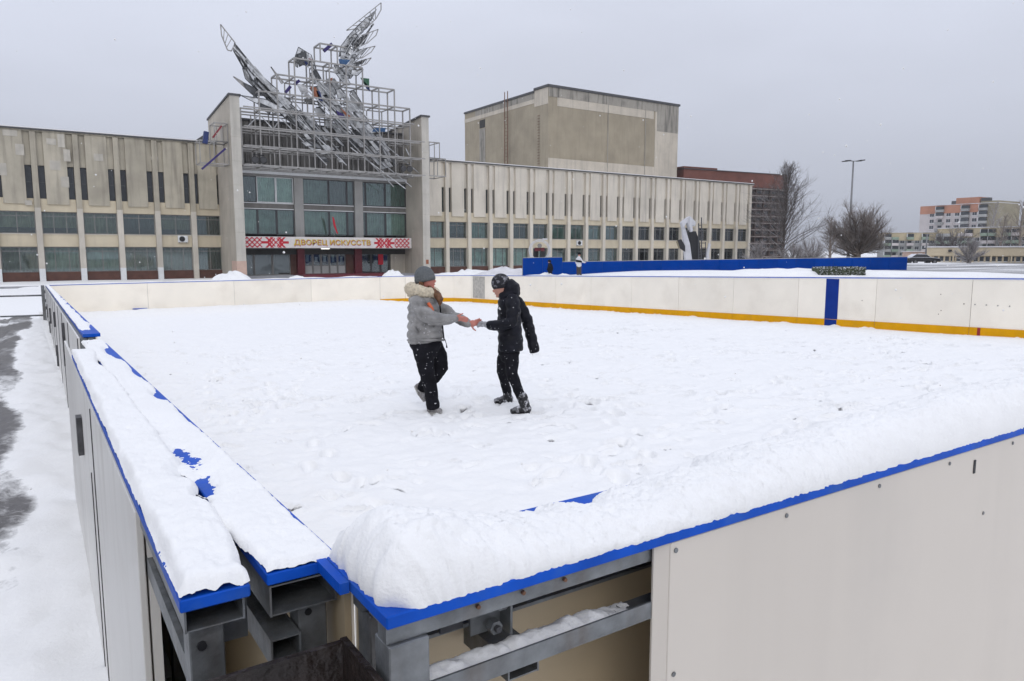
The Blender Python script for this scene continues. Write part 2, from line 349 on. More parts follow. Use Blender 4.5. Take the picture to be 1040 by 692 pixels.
# ================================================================== the ground
def ground():
    xs = [-1800, -900, -400, -200, -100, -50, -25, -12, -6] + lin(-3, .9, 56) + lin(1.6, 16, 14) + lin(16.9, 60, 30) + lin(63, 130, 22) + [140, 160, 200, 300, 500, 900, 1800]
    ys = [-1800, -600, -200, -60, -20, -8, -3, -1] + lin(0, 16, 150) + lin(16.3, 34, 60) + lin(35, 80, 30) + [85, 95, 110, 140, 180, 240, 320, 500, 900, 1900]
    def h(x, y):
        z = zg(x, y)
        if 1 < x < 16 and 2 < y < 30: return z - .12
        if -3 < x < .9 and -1 < y < 34:
            berm = math.exp(-((x + .12) / .3) ** 2) * .055
            z += berm * (.7 + .6 * fbm(x * 2, y * 1.1)) + .032 * fbm(x * 4.5, y * 3.2, 1) + .03 * fbm(x * 11, y * 8, 2)
            z -= .045 if x < -.5 else 0
        elif x < 140: z += .05 * fbm(x * .15, y * .15, 3, 3)
        return z
    V = [(x, y, h(x, y)) for y in ys for x in xs]
    nx = len(xs)
    fs = [(j * nx + i, j * nx + i + 1, (j + 1) * nx + i + 1, (j + 1) * nx + i) for j in range(len(ys) - 1) for i in range(nx - 1)]
    me = bpy.data.meshes.new('plaza_ground'); me.from_pydata(V, [], fs); me.update()
    at = me.attributes.new('bare', 'FLOAT', 'POINT')
    def bare(x, y):
        if x < .5 and y < 33:
            edge = -.07 + .16 * fbm(.3, y * .6, 5) + .28 * sst((y - 20) / 9)
            lum = .42 * fbm(x * .8 + 3, y * .35, 9)
            gap = .45 * math.exp(-((y - 7.0) / .7) ** 2) + .4 * math.exp(-((y - 3.7) / .6) ** 2)
            return .74 * sst((edge - x) / .2) + (lum - gap if x < edge else 0)
        if x > 56 and y < 62: return .62 * sst((x - 50) / 8) + .3 * fbm(x * .05, y * .25, 2)
        if y > 33: return .12 + .1 * fbm(x * .1, y * .1)
        return .05
    at.data.foreach_set('value', [bare(v[0], v[1]) for v in V])
    struct(obj('plaza_ground', me, 'plaza_snow', None, True))
ground()
# rink floor: trodden snow with dents of footprints
XR, YE = 16.42, 31.0
def xin(Y): return .395 + .0085 * (Y - 1.08)               # inner face of the left boards
def floor_():
    ys, y = [], 1.02
    while y < 31.05:
        ys.append(y); y += .013 + .0027 * (y - 1)
    xs, x = [], .36
    while x < 16.5:
        xs.append(x); x += .02 + .0017 * x
    X, Y = np.meshgrid(np.array(xs), np.array(ys)); Z = .0047 * X - .0245 * Y
    B = np.full(X.shape, .02)
    n = np.array([.022 * fbm(a * .9, b * .9, 1, 3) + .02 * fbm(a * 4.2, b * 4.2, 4, 4) + .006 * fbm(a * 11, b * 11, 2, 2) for a, b in zip(X.ravel(), Y.ravel())]).reshape(X.shape)
    Z = Z + n
    r = random.Random(5)
    def dent(cx, cy, an, L, W, D, dark):
        m = (abs(X - cx) < .5) & (abs(Y - cy) < .5)
        if not m.any(): return
        u = (X[m] - cx) * math.cos(an) + (Y[m] - cy) * math.sin(an); v = -(X[m] - cx) * math.sin(an) + (Y[m] - cy) * math.cos(an)
        q = (u / L) ** 2 + (v / W) ** 2
        Z[m] += -D * np.exp(-q ** 2) + D * .45 * np.exp(-((np.sqrt(q) - 1.45) / .35) ** 2)
        B[m] += dark * np.exp(-q * 1.3)
    # walking trails: pairs of steps
    for k in range(80):
        cx, cy, an = r.uniform(1.2, 14), r.uniform(2.2, 15), r.uniform(0, 6.28)
        for s in range(r.randint(4, 11)):
            an += r.uniform(-.25, .25); cx += .42 * math.cos(an); cy += .42 * math.sin(an)
            sd_ = (.09 if s % 2 else -.09)
            dent(cx - sd_ * math.sin(an), cy + sd_ * math.cos(an), an, r.uniform(.11, .15), r.uniform(.05, .065), r.uniform(.03, .06), r.choice((.15, .3, .4, .5, .7)))
    for k in range(1100):
        cx, cy = r.uniform(.8, 15), 1.6 + 15 * r.random() ** 1.2
        dent(cx, cy, r.uniform(0, 3.1), r.uniform(.04, .13), r.uniform(.03, .055), r.uniform(.015, .045), r.choice((.2, .35, .5, .75)))
    for k in range(40):                                       # scuffs round the two people
        cx, cy = 4.1 + r.gauss(0, .7), 6.9 + r.gauss(0, .7)
        dent(cx, cy, r.uniform(0, 3.1), r.uniform(.1, .22), r.uniform(.02, .05), r.uniform(.01, .03), r.choice((.1, .3, .55)))
    for c in ((3.62, 6.72, -.3, .17, .03), (3.75, 7.15, .2, .1, .03), (4.35, 6.4, .4, .12, .03)):
        dent(c[0], c[1], c[2], c[3], c[4], .025, .5)
    # drift against the end boards
    dr = np.clip((Y - 29.7) / 1.2, 0, 1); fade = 1 - np.clip((X - 12.5) / 2.5, 0, 1)
    Z += .2 * dr * dr * (3 - 2 * dr) * fade
    drl = np.clip(1 - (X - .4) / .5, 0, 1) * np.clip((Y - 6) / 4, 0, 1); Z += .05 * drl ** 2
    m = abs(X - 16.42) < .25; Z[m] += .09 * np.array([max(0, fbm(2, b * 1.3, 7)) for b in Y[m]]) * np.clip((X[m] - 16.17) / .25, 0, 1)
    V = np.stack([X.ravel(), Y.ravel(), Z.ravel()], 1).tolist(); nx = len(xs)
    fs = [(j * nx + i, j * nx + i + 1, (j + 1) * nx + i + 1, (j + 1) * nx + i) for j in range(len(ys) - 1) for i in range(nx - 1)]
    me = bpy.data.meshes.new('rink_floor'); me.from_pydata(V, [], fs); me.update()
    at = me.attributes.new('bare', 'FLOAT', 'POINT'); at.data.foreach_set('value', np.clip(B, 0, .8).ravel().tolist())
    struct(obj('rink_floor', me, 'plaza_snow', None, True))
floor_()

# ================================================================== rink boards
BH = 1.2
def gz(x, y): return .0047 * x - .0245 * y                    # level of the rink itself
def board_run(root, pts, inward, plen, mats, kick='kick_yellow', first=None, snow_on=True, worn=()):
    """panels standing along the polyline pts; rail, kick plate and posts"""
    off = 0
    for a, b in zip(pts, pts[1:]):
        a, b = Vector((*a, 0)), Vector((*b, 0)); d = b - a; L = d.length; t = d / L; nrm = Vector((-t.y, t.x, 0)) * inward
        n = max(1, round(L / plen)); e = [L * i / n for i in range(n + 1)]
        for k in range(n):
            p, q = a + t * (e[k] + .004), a + t * (e[k + 1] - .004)
            def vb(pt, o, z): w = pt + nrm * o; return (w.x, w.y, gz(pt.x, pt.y) + z)
            def slab(o0, o1, z0, z1):
                return MB().add([vb(p, o0, z0), vb(q, o0, z0), vb(q, o1, z0), vb(p, o1, z0), vb(p, o0, z1), vb(q, o0, z1), vb(q, o1, z1), vb(p, o1, z1)],
                                [(0, 3, 2, 1), (4, 5, 6, 7), (0, 1, 5, 4), (1, 2, 6, 5), (2, 3, 7, 6), (3, 0, 4, 7)])
            j = random.uniform(-.003, .003)
            slab(-.012 + j, 0 + j, .0, BH - .025).build('panel', mats, root)
            slab(.0045, .0125, .0 if kick else 0, .18).build('kick_plate', kick, root) if kick else None
            slab(-.075, -.02, -.05, BH - .03).mesh('x')
            pm = MB(); 
            c = a + t * e[k]; z0 = gz(c.x, c.y)
            pm.beam(c - nrm * .05 + Vector((0, 0, z0 - .05)), c - nrm * .05 + Vector((0, 0, z0 + BH - .03)), .05)
            pm.build('post', 'galvanised', root)
        # rail along this stretch
        def vb2(pt, o, z): w = pt + nrm * o; return (w.x, w.y, gz(pt.x, pt.y) + z)
        p, q = a - t * .01, b + t * .01
        MB().add([vb2(p, -.1, BH - .02), vb2(q, -.1, BH - .02), vb2(q, .012, BH - .02), vb2(p, .012, BH - .02), vb2(p, -.1, BH), vb2(q, -.1, BH), vb2(q, .012, BH), vb2(p, .012, BH)],
                 [(0, 3, 2, 1), (4, 5, 6, 7), (0, 1, 5, 4), (1, 2, 6, 5), (2, 3, 7, 6), (3, 0, 4, 7)]).build('rail', 'rail_blue', root)
# right side with its rounded corner
rb = thing('rink_board', 'long cream hockey boards with yellow kick strip on the right side of the rink', 'rink board', (XR, 10, gz(XR, 10)))
board_run(rb, [(XR, 27.9), (XR, 1.2)], -1, 2.05, 'panel_cream')
corner = [(XR - 3 + 3 * math.cos(a), 27.9 + 3.05 * math.sin(a)) for a in lin(math.pi / 2, 0, 4)]
cb = thing('rink_board', 'curved corner of the cream boards behind the two people', 'rink board', (15.6, 30.1, gz(15.6, 30)))
board_run(cb, corner, -1, 1.2, 'panel_cream')
# the marks on the right boards: blue line, worn panel, red mark, screw holes
def strip(parent, name, m, y0, y1, z0, z1, th=.003, o=.0005):
    return MB().box(XR - o - th, XR - o, y0, y1, gz(XR, y0) + z0, gz(XR, y0) + z1).build(name, m, parent)
strip(rb, 'blue_line', 'line_blue', 10.36, 10.70, .165, 1.16, .003, .0045)
strip(rb, 'blue_line', 'line_blue', 10.37, 10.69, .01, .166, .004, .0135)
strip(rb, 'worn_patch', 'panel_worn', 26.75, 27.75, .2, 1.14, .003, .0045)
strip(rb, 'red_mark', 'red_mark', 7.14, 7.2, .01, .178, .003, .0135)
for k in range(5):
    y, z = 7.5 - k * .215, .66 - k * .004
    MB().tube((XR - .003, y, gz(XR, y) + z), (XR - .008, y, gz(XR, y) + z), .012, n=8).build('screw_hole', 'rust' if k == 0 else 'frame_grey', rb)
for (y, z) in ((9.75, .66), (7.98, .85), (7.95, .5), (8.0, .42)):
    MB().tube((XR - .003, y, gz(XR, y) + z), (XR - .008, y, gz(XR, y) + z), .01, n=8).build('screw_hole', 'rust', rb)
# far end
eb = thing('rink_board', 'cream end boards of the rink in front of the palace entrance', 'rink board', (8, YE, gz(8, YE)))
board_run(eb, [(.72, YE - .05), (XR - 3, YE - .05)], -1, 3.3, 'panel_cream', kick=None)
MB().box(3.35, 3.85, YE - .09, YE - .054, gz(3.5, YE) + .205, gz(3.5, YE) + .235).build('blue_board_end', 'rail_blue', eb)
# snow along far rails
def rail_snow(name, label, f, L, w0, w1, z, thick, res=.08, seed=0.):
    n = max(4, int(L / res)); V, fs = [], []
    for i in range(n + 1):
        s = L * i / n; h = thick * max(.12, .75 + .9 * fbm(s * .9, seed, 2.)) ; e0 = .012 * fbm(s * 3, seed + 4); e1 = .012 * fbm(s * 3, seed + 9)
        prof = [(w0 - e0, -.002), (w0 - e0 * 1.2 - .004, h * .45), (w0 + (w1 - w0) * .22, h * .92), (w0 + (w1 - w0) * .5, h * 1.02), (w0 + (w1 - w0) * .78, h * .9), (w1 + e1 + .004, h * .45), (w1 + e1, -.002)]
        V += [f(s, o, z + d) for o, d in prof]
    m = 7
    fs = [(i * m + k, (i + 1) * m + k, (i + 1) * m + k + 1, i * m + k + 1) for i in range(n) for k in range(m - 1)]
    fs += [tuple(range(m)), tuple(range(n * m + m - 1, n * m - 1, -1))]
    me = bpy.data.meshes.new(name); me.from_pydata(V, [], fs); me.update()
    return tag(obj(name, me, 'snow', None, True), label, 'snow', kind='stuff')
rail_snow('rail_snow', 'thin snow lying on the rail of the right boards', lambda s, o, z: (XR + o, 27.9 - s, gz(XR, 27.9 - s) + BH + z), 26.7, .004, .098, 0, .028, .1, 1.)
rail_snow('rail_snow', 'snow lying on the rail of the far end boards', lambda s, o, z: (.72 + s, YE - .05 + o, gz(.72 + s, YE) + BH + z), 12.6, .0, .1, 0, .045, .1, 5.)
# ------------------------------------------------------------------ left boards, far stretch
lb = thing('rink_board', 'far stretch of the left boards with a blue rail beyond the gap', 'rink board', (.35, 18, gz(.4, 18)))
def xo(Y): return .155 + .0118 * (Y - 1.08)                  # outer face
def slant(xa, xb, y0, y1, z0, z1, y_ref=None, f=xo):
    """box whose x follows the slightly skewed left side"""
    return MB().add([(f(y0) + xa, y0, gz(.3, y0) + z0), (f(y0) + xb, y0, gz(.3, y0) + z0), (f(y1) + xb, y1, gz(.3, y1) + z0), (f(y1) + xa, y1, gz(.3, y1) + z0),
                     (f(y0) + xa, y0, gz(.3, y0) + z1), (f(y0) + xb, y0, gz(.3, y0) + z1), (f(y1) + xb, y1, gz(.3, y1) + z1), (f(y1) + xa, y1, gz(.3, y1) + z1)],
                    [(0, 3, 2, 1), (4, 5, 6, 7), (0, 1, 5, 4), (1, 2, 6, 5), (2, 3, 7, 6), (3, 0, 4, 7)])
y = 6.22; k = 0
while y < 30.8:
    y1 = min(30.9, y + 2.05)
    slant(.118, .232, y + (.0 if k == 0 else .004), y1 - .004, BH - .024, BH).build('rail', 'rail_blue', lb)
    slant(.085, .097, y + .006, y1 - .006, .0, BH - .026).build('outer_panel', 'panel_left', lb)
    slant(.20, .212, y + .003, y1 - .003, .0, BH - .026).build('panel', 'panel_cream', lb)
    slant(.1, .145, y + .02, y + .07, -.05, BH - .03).build('post', 'galvanised', lb)
    slant(.15, .195, y + .02, y + .07, -.05, BH - .03).build('post', 'galvanised', lb)
    slant(.1, .2, y + .075, y1 - .02, BH - .075, BH - .028).build('beam', 'galvanised', lb)
    slant(.079, .0845, y + .0, y + .022, .0, BH - .03).build('joint_strip', 'steel_dark', lb)
    y = y1; k += 1
for (yy, za, zb) in ((9.4, .62, 1.1), (14.2, .1, .45), (14.3, .75, 1.0), (19.5, .5, .85), (22.2, .1, .4), (26, .3, .7)):
    slant(.055, .084, yy, yy + .08, za, zb).build('latch', 'steel_dark', lb)
# post with clamp tubes at the far corner
gp = thing('gate_post', 'grey steel gate post with tube arms at the far left corner of the rink', 'post', (.52, 29.6, gz(.5, 29.6)))
bx('post', 'galvanised', gp, .46, .56, 29.55, 29.65, gz(.5, 29.6) - .05, gz(.5, 29.6) + 1.22)
for z in (.88, .2): MB().tube((.46, 29.6, gz(.5, 29.6) + z), (-.75, 29.9, gz(.5, 29.6) + z - .01), .028).build('tube_arm', 'galvanised', gp, True)
for z in (1.0, .7, .45): bx('hinge', 'steel_dark', gp, .56, .66, 29.5, 29.58, gz(.5, 29.6) + z - .05, gz(.5, 29.6) + z + .05)
# ------------------------------------------------------------------ left boards, near stretch (two frames side by side)
def near_left(label, xa, xb, y0, y1, inner):
    r = thing('rink_board', label, 'rink board', ((xa + xb) / 2, 3, gz(.3, 3)))
    slant(xa, xb, y0, y1, BH - .019, BH, f=lambda Y: .0052 * (Y - 1.08) if inner else .0118 * (Y - 1.08)).build('rail', 'rail_blue', r, bevel=.002)
    return r
G1 = gz(.3, 1.08)
ni = near_left('near left hockey board with inner blue rail nearest the ice, half covered in snow', .275, .392, 1.08, 5.45, True)
no = near_left('outer of the two near left boards, white cladding and a blue rail under thick snow', .15, .246, 1.06, 4.72, False)
fi = lambda Y: .0052 * (Y - 1.08)
fo = lambda Y: .0118 * (Y - 1.08)
def hollow_s(x0, x1, y0, y1, z0, z1, t, f):
    b = slant(x0, x0 + t, y0, y1, z0, z1, f=f)
    for q in (slant(x1 - t, x1, y0, y1, z0, z1, f=f), slant(x0 + t, x1 - t, y0 + .0006, y1, z0 + .0006, z0 + t, f=f), slant(x0 + t, x1 - t, y0 + .0006, y1, z1 - t, z1 - .0006, f=f)): b.add(q.v, q.f)
    return b
hollow_s(.279, .384, 1.085, 5.4, 1.128, 1.178, .003, fi).build('top_tube', 'galvanised', ni)
hollow_s(.279, .326, 1.09, 5.4, 1.044, 1.088, .003, fi).build('lower_tube', 'galvanised', ni)
for yy in (1.11, 2.6, 4.1, 5.3): bx('post', 'galvanised', ni, .329 + fi(yy), .375 + fi(yy), yy, yy + .05, -.1, gz(.3, yy) + 1.124, bevel=.002)
for zz in (1.108,): MB().tube((.345, 1.109, G1 + zz), (.345, 1.1115, G1 + zz), .006).build('bolt_hole', 'black_metal', ni)
slant(.3925, .404, 1.075, 5.45, -.05, BH - .022, f=fi).build('panel', 'panel_tan', ni)
slant(.4045, .409, 1.075, 5.45, -.05, BH - .022, f=fi).build('panel_face', 'panel_cream', ni)
hollow_s(.158, .242, 1.085, 4.6, 1.138, 1.178, .003, fo).build('top_tube', 'galvanised', no)
for yy in (1.10, 2.4, 3.6, 4.5): bx('post', 'galvanised', no, .165 + fo(yy), .214 + fo(yy), yy, yy + .05, -.1, gz(.3, yy) + 1.134, bevel=.002)
MB().tube((.182, 1.095, G1 + 1.107), (.182, 1.1005, G1 + 1.107), .007).build('bolt_hole', 'black_metal', no)
slant(.166, .176, 1.155, 4.6, 1.03, 1.07, f=fo).build('brace', 'galvanised', no)
bx('cross_plate', 'galvanised', no, .225, .262, 1.16, 1.17, G1 + 1.07, G1 + 1.175)
for k, (ya, yb) in enumerate(((1.62, 3.1), (3.106, 4.3), (4.306, 6.1))):
    slant(-.006, .008, ya, yb, .0, BH - .03).build('outer_panel', 'panel_left', no, bevel=.002)
slant(.012, .03, 1.615, 1.66, .0, BH - .03).build('panel_edge', 'panel_left', no)
for ya in (3.09,): slant(-.0095, -.0065, ya, ya + .012, .0, BH - .05).build('joint_strip', 'steel_dark', no)
slant(-.0095, -.0065, 3.32, 3.335, .0, BH - .35).build('joint_strip', 'steel_dark', no)
slant(-.03, -.007, 3.9, 4.0, .8, .98).build('latch', 'steel_dark', no)
# ------------------------------------------------------------------ near boards
nb = thing('rink_board', 'near boards with blue rail, grey cladding and open steel frame at the corner', 'rink board', (2, .95, 0))
ZR = 1.18
bx('rail', 'rail_blue', nb, .368, 9.0, .85, 1.085, ZR - .019, ZR, bevel=.002)
bx('rail', 'rail_blue', nb, .352, .3665, .98, 1.084, ZR - .018, ZR - .001)
bx('top_angle', 'galvanised', nb, .376, 8.9, .872, .9, ZR - .052, ZR - .0205)
bx('top_angle', 'galvanised', nb, .376, 8.9, .9005, .93, ZR - .03, ZR - .0205)
bx('inner_beam', 'galvanised', nb, .40, 8.9, 1.02, 1.055, ZR - .075, ZR - .022)
bx('corner_post', 'galvanised', nb, .377, .438, .865, .915, -.1, ZR - .053, bevel=.002)
bx('corner_post', 'galvanised', nb, .405, .44, 1.0, 1.05, -.1, ZR - .076, bevel=.002)
bx('channel_web', 'galvanised', nb, .4385, 8.9, .866, .87, 1.026, 1.056)
bx('channel_flange', 'galvanised', nb, .4385, 8.9, .8705, .93, 1.026, 1.031)
bx('channel_flange', 'galvanised', nb, .44, 8.9, .98, 1.03, 1.05, 1.056)
hb = MB(); hb.hollow(.592, .652, .9, 1.04, .985, 1.023, .003); hb.build('tube_stub', 'galvanised', nb)
bx('gusset_plate', 'galvanised', nb, .545, .60, .935, .941, 1.06, 1.128)
bx('gusset_plate', 'galvanised', nb, .600, .604, .905, .96, 1.06, 1.128)
bx('gusset_plate', 'steel_dark', nb, .50, .54, .95, .956, 1.07, 1.125)
for (x, z, yy) in ((.592, 1.108, .93), (.578, 1.075, .925)):
    b_ = MB().tube((x, yy, z), (x, yy - .014, z), .0115, n=6).build('bolt', 'galvanised', nb)
    MB().tube((x, yy - .0142, z), (x, yy - .022, z), .0055, n=8).build('bolt_tip', 'steel_dark', b_)
for x in (.52, .60, .68): MB().tube((x, .8718, ZR - .036), (x, .867, ZR - .036), .0035, n=6).build('rivet', 'rust', nb)
for x in (1.75, 3.2, 4.7, 6.2): bx('post', 'galvanised', nb, x, x + .05, .872, .92, -.1, ZR - .053)
# outer cladding, starting behind the open corner, with a folded edge
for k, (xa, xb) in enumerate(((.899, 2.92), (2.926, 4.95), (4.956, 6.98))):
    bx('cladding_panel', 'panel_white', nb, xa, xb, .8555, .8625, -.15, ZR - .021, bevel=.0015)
MB().prism([(.868, .868, -.15), (.868, .864, -.15), (.898, .8565, -.15), (.898, .8605, -.15)], (0, 0, ZR + .13)).build('folded_edge', 'panel_white', nb)
for (x, z) in ((.912, 1.143), (1.22, 1.142), (1.55, 1.142), (1.86, 1.142), (2.2, 1.143), (.915, .912), (2.06, .975), (2.5, 1.142)):
    MB().tube((x, .8552, z), (x, .8535, z), .0048, n=8).build('screw', 'galvanised', nb)
MB().add([(1.975, .8553, 1.08), (1.995, .8553, 1.08), (1.995, .8553, 1.125), (1.975, .8553, 1.125)], [(0, 1, 2, 3)])
bx('slot', 'black_metal', nb, 1.985, 1.995, .8535, .8552, 1.095, 1.13)
bx('panel', 'panel_tan', nb, .41, 9, 1.058, 1.068, -.1, ZR - .02)
bx('panel_face', 'panel_cream', nb, .41, 9, 1.0685, 1.075, -.1, ZR - .02)
# plywood closing the corner
pw = thing('plywood_sheet', 'dark wet plywood sheet closing the gap between the left and near boards', 'plywood', (.25, .995, 0))
bx('sheet', 'plywood', pw, .05, .357, .99, 1.0, -.05, 1.083)
bx('sheet', 'plywood', pw, .3575, .3675, .86, 1.001, -.05, 1.085)
# ------------------------------------------------------------------ snow on the near rails
def lump(x, y): return noise.noise(Vector((x, y, .3)))
def near_snow():
    S_ = lin(0, 1.1, 250) + lin(1.105, 2.9, 240) + lin(2.92, 8.6, 130)     # distance from the left end
    T_ = [0, .012, .03, .055] + lin(.08, 1, 52)
    V, n = [], len(T_)
    for s_ in S_:
        for t_ in T_:
            y0 = .8508 + .0035 * noise.noise(Vector((s_ * 30, 0, 1))) + .0028 * noise.noise(Vector((s_ * 110, 3, 1)))
            gap = .085 * g2(s_, .42, .2) * (.7 + .8 * noise.noise(Vector((s_ * 14, 1, 1)))) + .05 * g2(s_, .72, .07)
            y1 = 1.09 - gap + .006 * noise.noise(Vector((s_ * 25, 8, 1))) + .003 * noise.noise(Vector((s_ * 80, 5, 1)))
            y_ = y0 + (y1 - y0) * t_
            ex = .372 + .007 * noise.noise(Vector((2, y_ * 40, 1))) + .004 * noise.noise(Vector((4, y_ * 120, 1)))
            ex += .04 * max(0, 1 - (y_ - y0) / .055) ** 2 * max(0, 1 - s_ / .25)
            x = ex + s_
            peak = .07 + .036 * g2(s_, .06, .11) - .026 * g2(s_, .48, .24) + .028 * sst((s_ - .75) / .8) + .016 * fbm(x * 2.3, y_ * 1.5, 3)
            a = 1 - (1 - min(1, (y_ - y0) / .075)) ** 2.6; b = 1 - (1 - min(1, (y1 - y_) / .12)) ** 2.; c = 1 - (1 - min(1, s_ / .055)) ** 2.8
            h = peak * a * (.25 + .75 * b) * min(1, b * 4) * c
            e = min(1, min(y_ - y0, y1 - y_, s_) / .012)
            h += e * (.0055 * fbm(x * 15, y_ * 15, 2) + .005 * fbm(x * 50, y_ * 50, 5, 4) + .003 * noise.noise(Vector((x * 210, y_ * 210, 2))))
            pk_ = max(.02, peak); q_ = max(0, min(1, h / pk_)); bul = 4 * q_ * (1 - q_)
            k = .004 * e * noise.noise(Vector((x * 95, y_ * 95, h * 95))) + .013 * bul * max(0, 1 - t_ / .35)
            kx = -.014 * bul * max(0, 1 - s_ / .06)          # crumbly slope
            V.append((x + kx + .0035 * e * noise.noise(Vector((x * 95 + 9, y_ * 95, h * 95))), y_ - k, ZR - .002 + max(0, h)))
    fs = [(i_ * n + k, (i_ + 1) * n + k, (i_ + 1) * n + k + 1, i_ * n + k + 1) for i_ in range(len(S_) - 1) for k in range(n - 1)]
    me = bpy.data.meshes.new('rail_snow'); me.from_pydata(V, [], fs); me.update()
    tag(obj('rail_snow', me, 'snow_fine', None, True), 'thick rounded ridge of fresh snow along the near rail', 'snow', kind='stuff')
g2 = lambda v, c, w: math.exp(-((v - c) / w) ** 2)
near_snow()
def left_snow(name, label, xa_, xb_, y0, y1, f, thick, seed, bare, wa=0., wb=0.):
    ys = lin(y0, min(y1, 2.4), 170) + lin(2.41, y1, 130)[0:] if y1 > 2.5 else lin(y0, y1, 200)
    us = lin(0, 1, 34)
    V, fs, keep = [], [], []
    for y_ in ys:
        op = max(0, min(1, 1.3 * g2(y_, 1.0, .2) + .9 * g2(y_, 1.5, .05) + .8 * g2(y_, 1.68, .05) + 1.1 * g2(y_, 4.1, .3) + .12 * lump(y_ * 7, 1)))
        xa, xb = xa_ - wa * (1 - op), xb_ + wb * (1 - op)
        for u in us:
            x = xa + (xb - xa) * u + f(y_)
            d = min(u * (xb - xa) + .004 + .006 * lump(y_ * 22, seed), (1 - u) * (xb - xa) + .004 + .006 * lump(y_ * 22, seed + 5), (y_ - y0) + .003 + .003 * lump(u * 7, seed + 2))
            b = bare(u, y_)
            h = thick * (.9 + .32 * fbm(x * 7, y_ * 2.6, seed)) - thick * 1.25 * b
            hh = h * (1 - (1 - min(1, max(0, d) / .022)) ** 2) + .003 * fbm(x * 30, y_ * 26, seed) + .0022 * fbm(x * 85, y_ * 85, seed, 3) + .0012 * lump(x * 210, y_ * 210)
            ok = d > 0 and hh > .001
            V.append((x, y_ + .002 * lump(x * 90, y_ * 90), gz(.3, y_) + BH + (max(hh, -.002) if ok else -.002))); keep.append(ok)
    n = len(us)
    for j in range(len(ys) - 1):
        for i in range(n - 1):
            q = (j * n + i, j * n + i + 1, (j + 1) * n + i + 1, (j + 1) * n + i)
            if any(keep[a] for a in q): fs.append(q)
    me = bpy.data.meshes.new(name); me.from_pydata(V, [], fs); me.update()
    tag(obj(name, me, 'snow_fine', None, True), label, 'snow', kind='stuff')
g2 = lambda v, c, w: math.exp(-((v - c) / w) ** 2)
left_snow('rail_snow', 'snow with blue gaps on the inner rail of the left boards', .275, .392, 1.08, 5.45, fi, .02, 2.,
          lambda u, y: .85 * g2(y, 1.6, .08) * g2(u, .1, .22) + 1.3 * g2(y, 2.35, .2) * g2(u, 1., .12) + 1.2 * g2(y, 3.6, .3) * g2(u, 1., .2) + 1.2 * g2(y, 1.3, .1) * g2(u, 1.02, .1) + 1.2 * sst((u - .86) / .12) * (.75 + .7 * lump(y * 5, 3)) + 1.5 * g2(y, 4.6, .4) * g2(u, .85, .25) + 1.3 * g2(y, 2.9, .14) * g2(u, .9, .2) + .7 * g2(y, 1.95, .35) * g2(u, .3, .35), wa=.0185)
left_snow('rail_snow', 'deep crusted snow on the outer rail of the left boards', .15, .246, 1.062, 4.72, fo, .032, 6.,
          lambda u, y: .8 * g2(u, 0, .07) * (.2 + lump(y * 6, 2)) + .8 * g2(y, 1.75, .1) * g2(u, 1.05, .3) + .5 * g2(y, 2.8, .1) * g2(u, 0, .16) + .6 * g2(y, 4.1, .28) * g2(u, 1.05, .18), wb=.0205)
left_snow('rail_snow', 'patchy thin snow on the far stretch of the left blue rail', .118, .232, 6.24, 30.8, xo, .02, 9.,
          lambda u, y: .35 + .9 * lump(y * 1.3, 1) + .8 * g2(u, 1, .2) + (1.2 if y < 6.7 else 0) - .6 * sst((y - 12) / 6))
# snow lying in the open channel
def channel_snow():
    xs = lin(.44, .86, 110); ys = lin(.868, .935, 14)
    o = heightfield('channel_snow', xs, ys, lambda x, y: 1.0315 + .027 * (1 - ((y - .9015) / .035) ** 2) * (.75 + .5 * fbm(x * 20, y * 12, 3)) * (1 - sst((x - .76) / .07)) + .003 * fbm(x * 70, y * 70), 'snow_fine')
    tag(o, 'strip of snow lying in the steel channel under the near rail', 'snow', kind='stuff')
channel_snow()
# ================================================================== the palace
YF = 75.0
pal = thing('arts_palace', 'long concrete palace of arts with tall fins and a glazed entrance', 'building', (26, 80, -.93))
CUR = ['curtain_teal', 'curtain_sand', 'curtain_pale', 'curtain_dark']
MESHES = {}
def wave_sheet(w, h):
    key = ('wave', round(w, 2), round(h, 2))
    if key not in MESHES:
        n = 26; V, fs = [], []
        for i in range(n + 1):
            y = .05 * math.sin(i * 1.9) + .02 * math.sin(i * 4.3)
            V += [(-w / 2 + w * i / n, y, 0), (-w / 2 + w * i / n, y * 1.4, -h)]
        fs = [(2 * i, 2 * i + 1, 2 * i + 3, 2 * i + 2) for i in range(n)]
        me = bpy.data.meshes.new('curtain'); me.from_pydata(V, [], fs); me.update(); MESHES[key] = me
    return MESHES[key]
def mcopy(me, m):
    key = (me.name, m)
    if key not in MESHES:
        c = me.copy(); c.materials.clear(); c.materials.append(MATS[m]); MESHES[key] = c
    return MESHES[key]
def frame_mesh(w, h, mull=(), trans=(), t=.07, d=.09, m='frame_grey'):
    key = ('fr', round(w, 2), round(h, 2), mull, trans, m)
    if key not in MESHES:
        b = MB(); b.box(-w / 2, -w / 2 + t, 0, d, 0, h); b.box(w / 2 - t, w / 2, 0, d, 0, h)
        b.box(-w / 2 + t, w / 2 - t, .002, d, 0, t); b.box(-w / 2 + t, w / 2 - t, .002, d, h - t, h)
        for u in mull: b.box(u * w - t * .4, u * w + t * .4, .004, d - .004, t, h - t)
        for v in trans: b.box(-w / 2 + t, w / 2 - t, .01, d - .006, v * h - t * .4, v * h + t * .4)
        MESHES[key] = b.mesh('window'); MESHES[key].materials.append(MATS[m])
    return MESHES[key]
def pane_mesh(w, h, m='glass'):
    key = ('pane', round(w, 2), round(h, 2), m)
    if key not in MESHES: MESHES[key] = MB().box(-w / 2 + .05, w / 2 - .05, .03, .045, .05, h - .05).mesh('pane'); MESHES[key].materials.append(MATS[m])
    return MESHES[key]
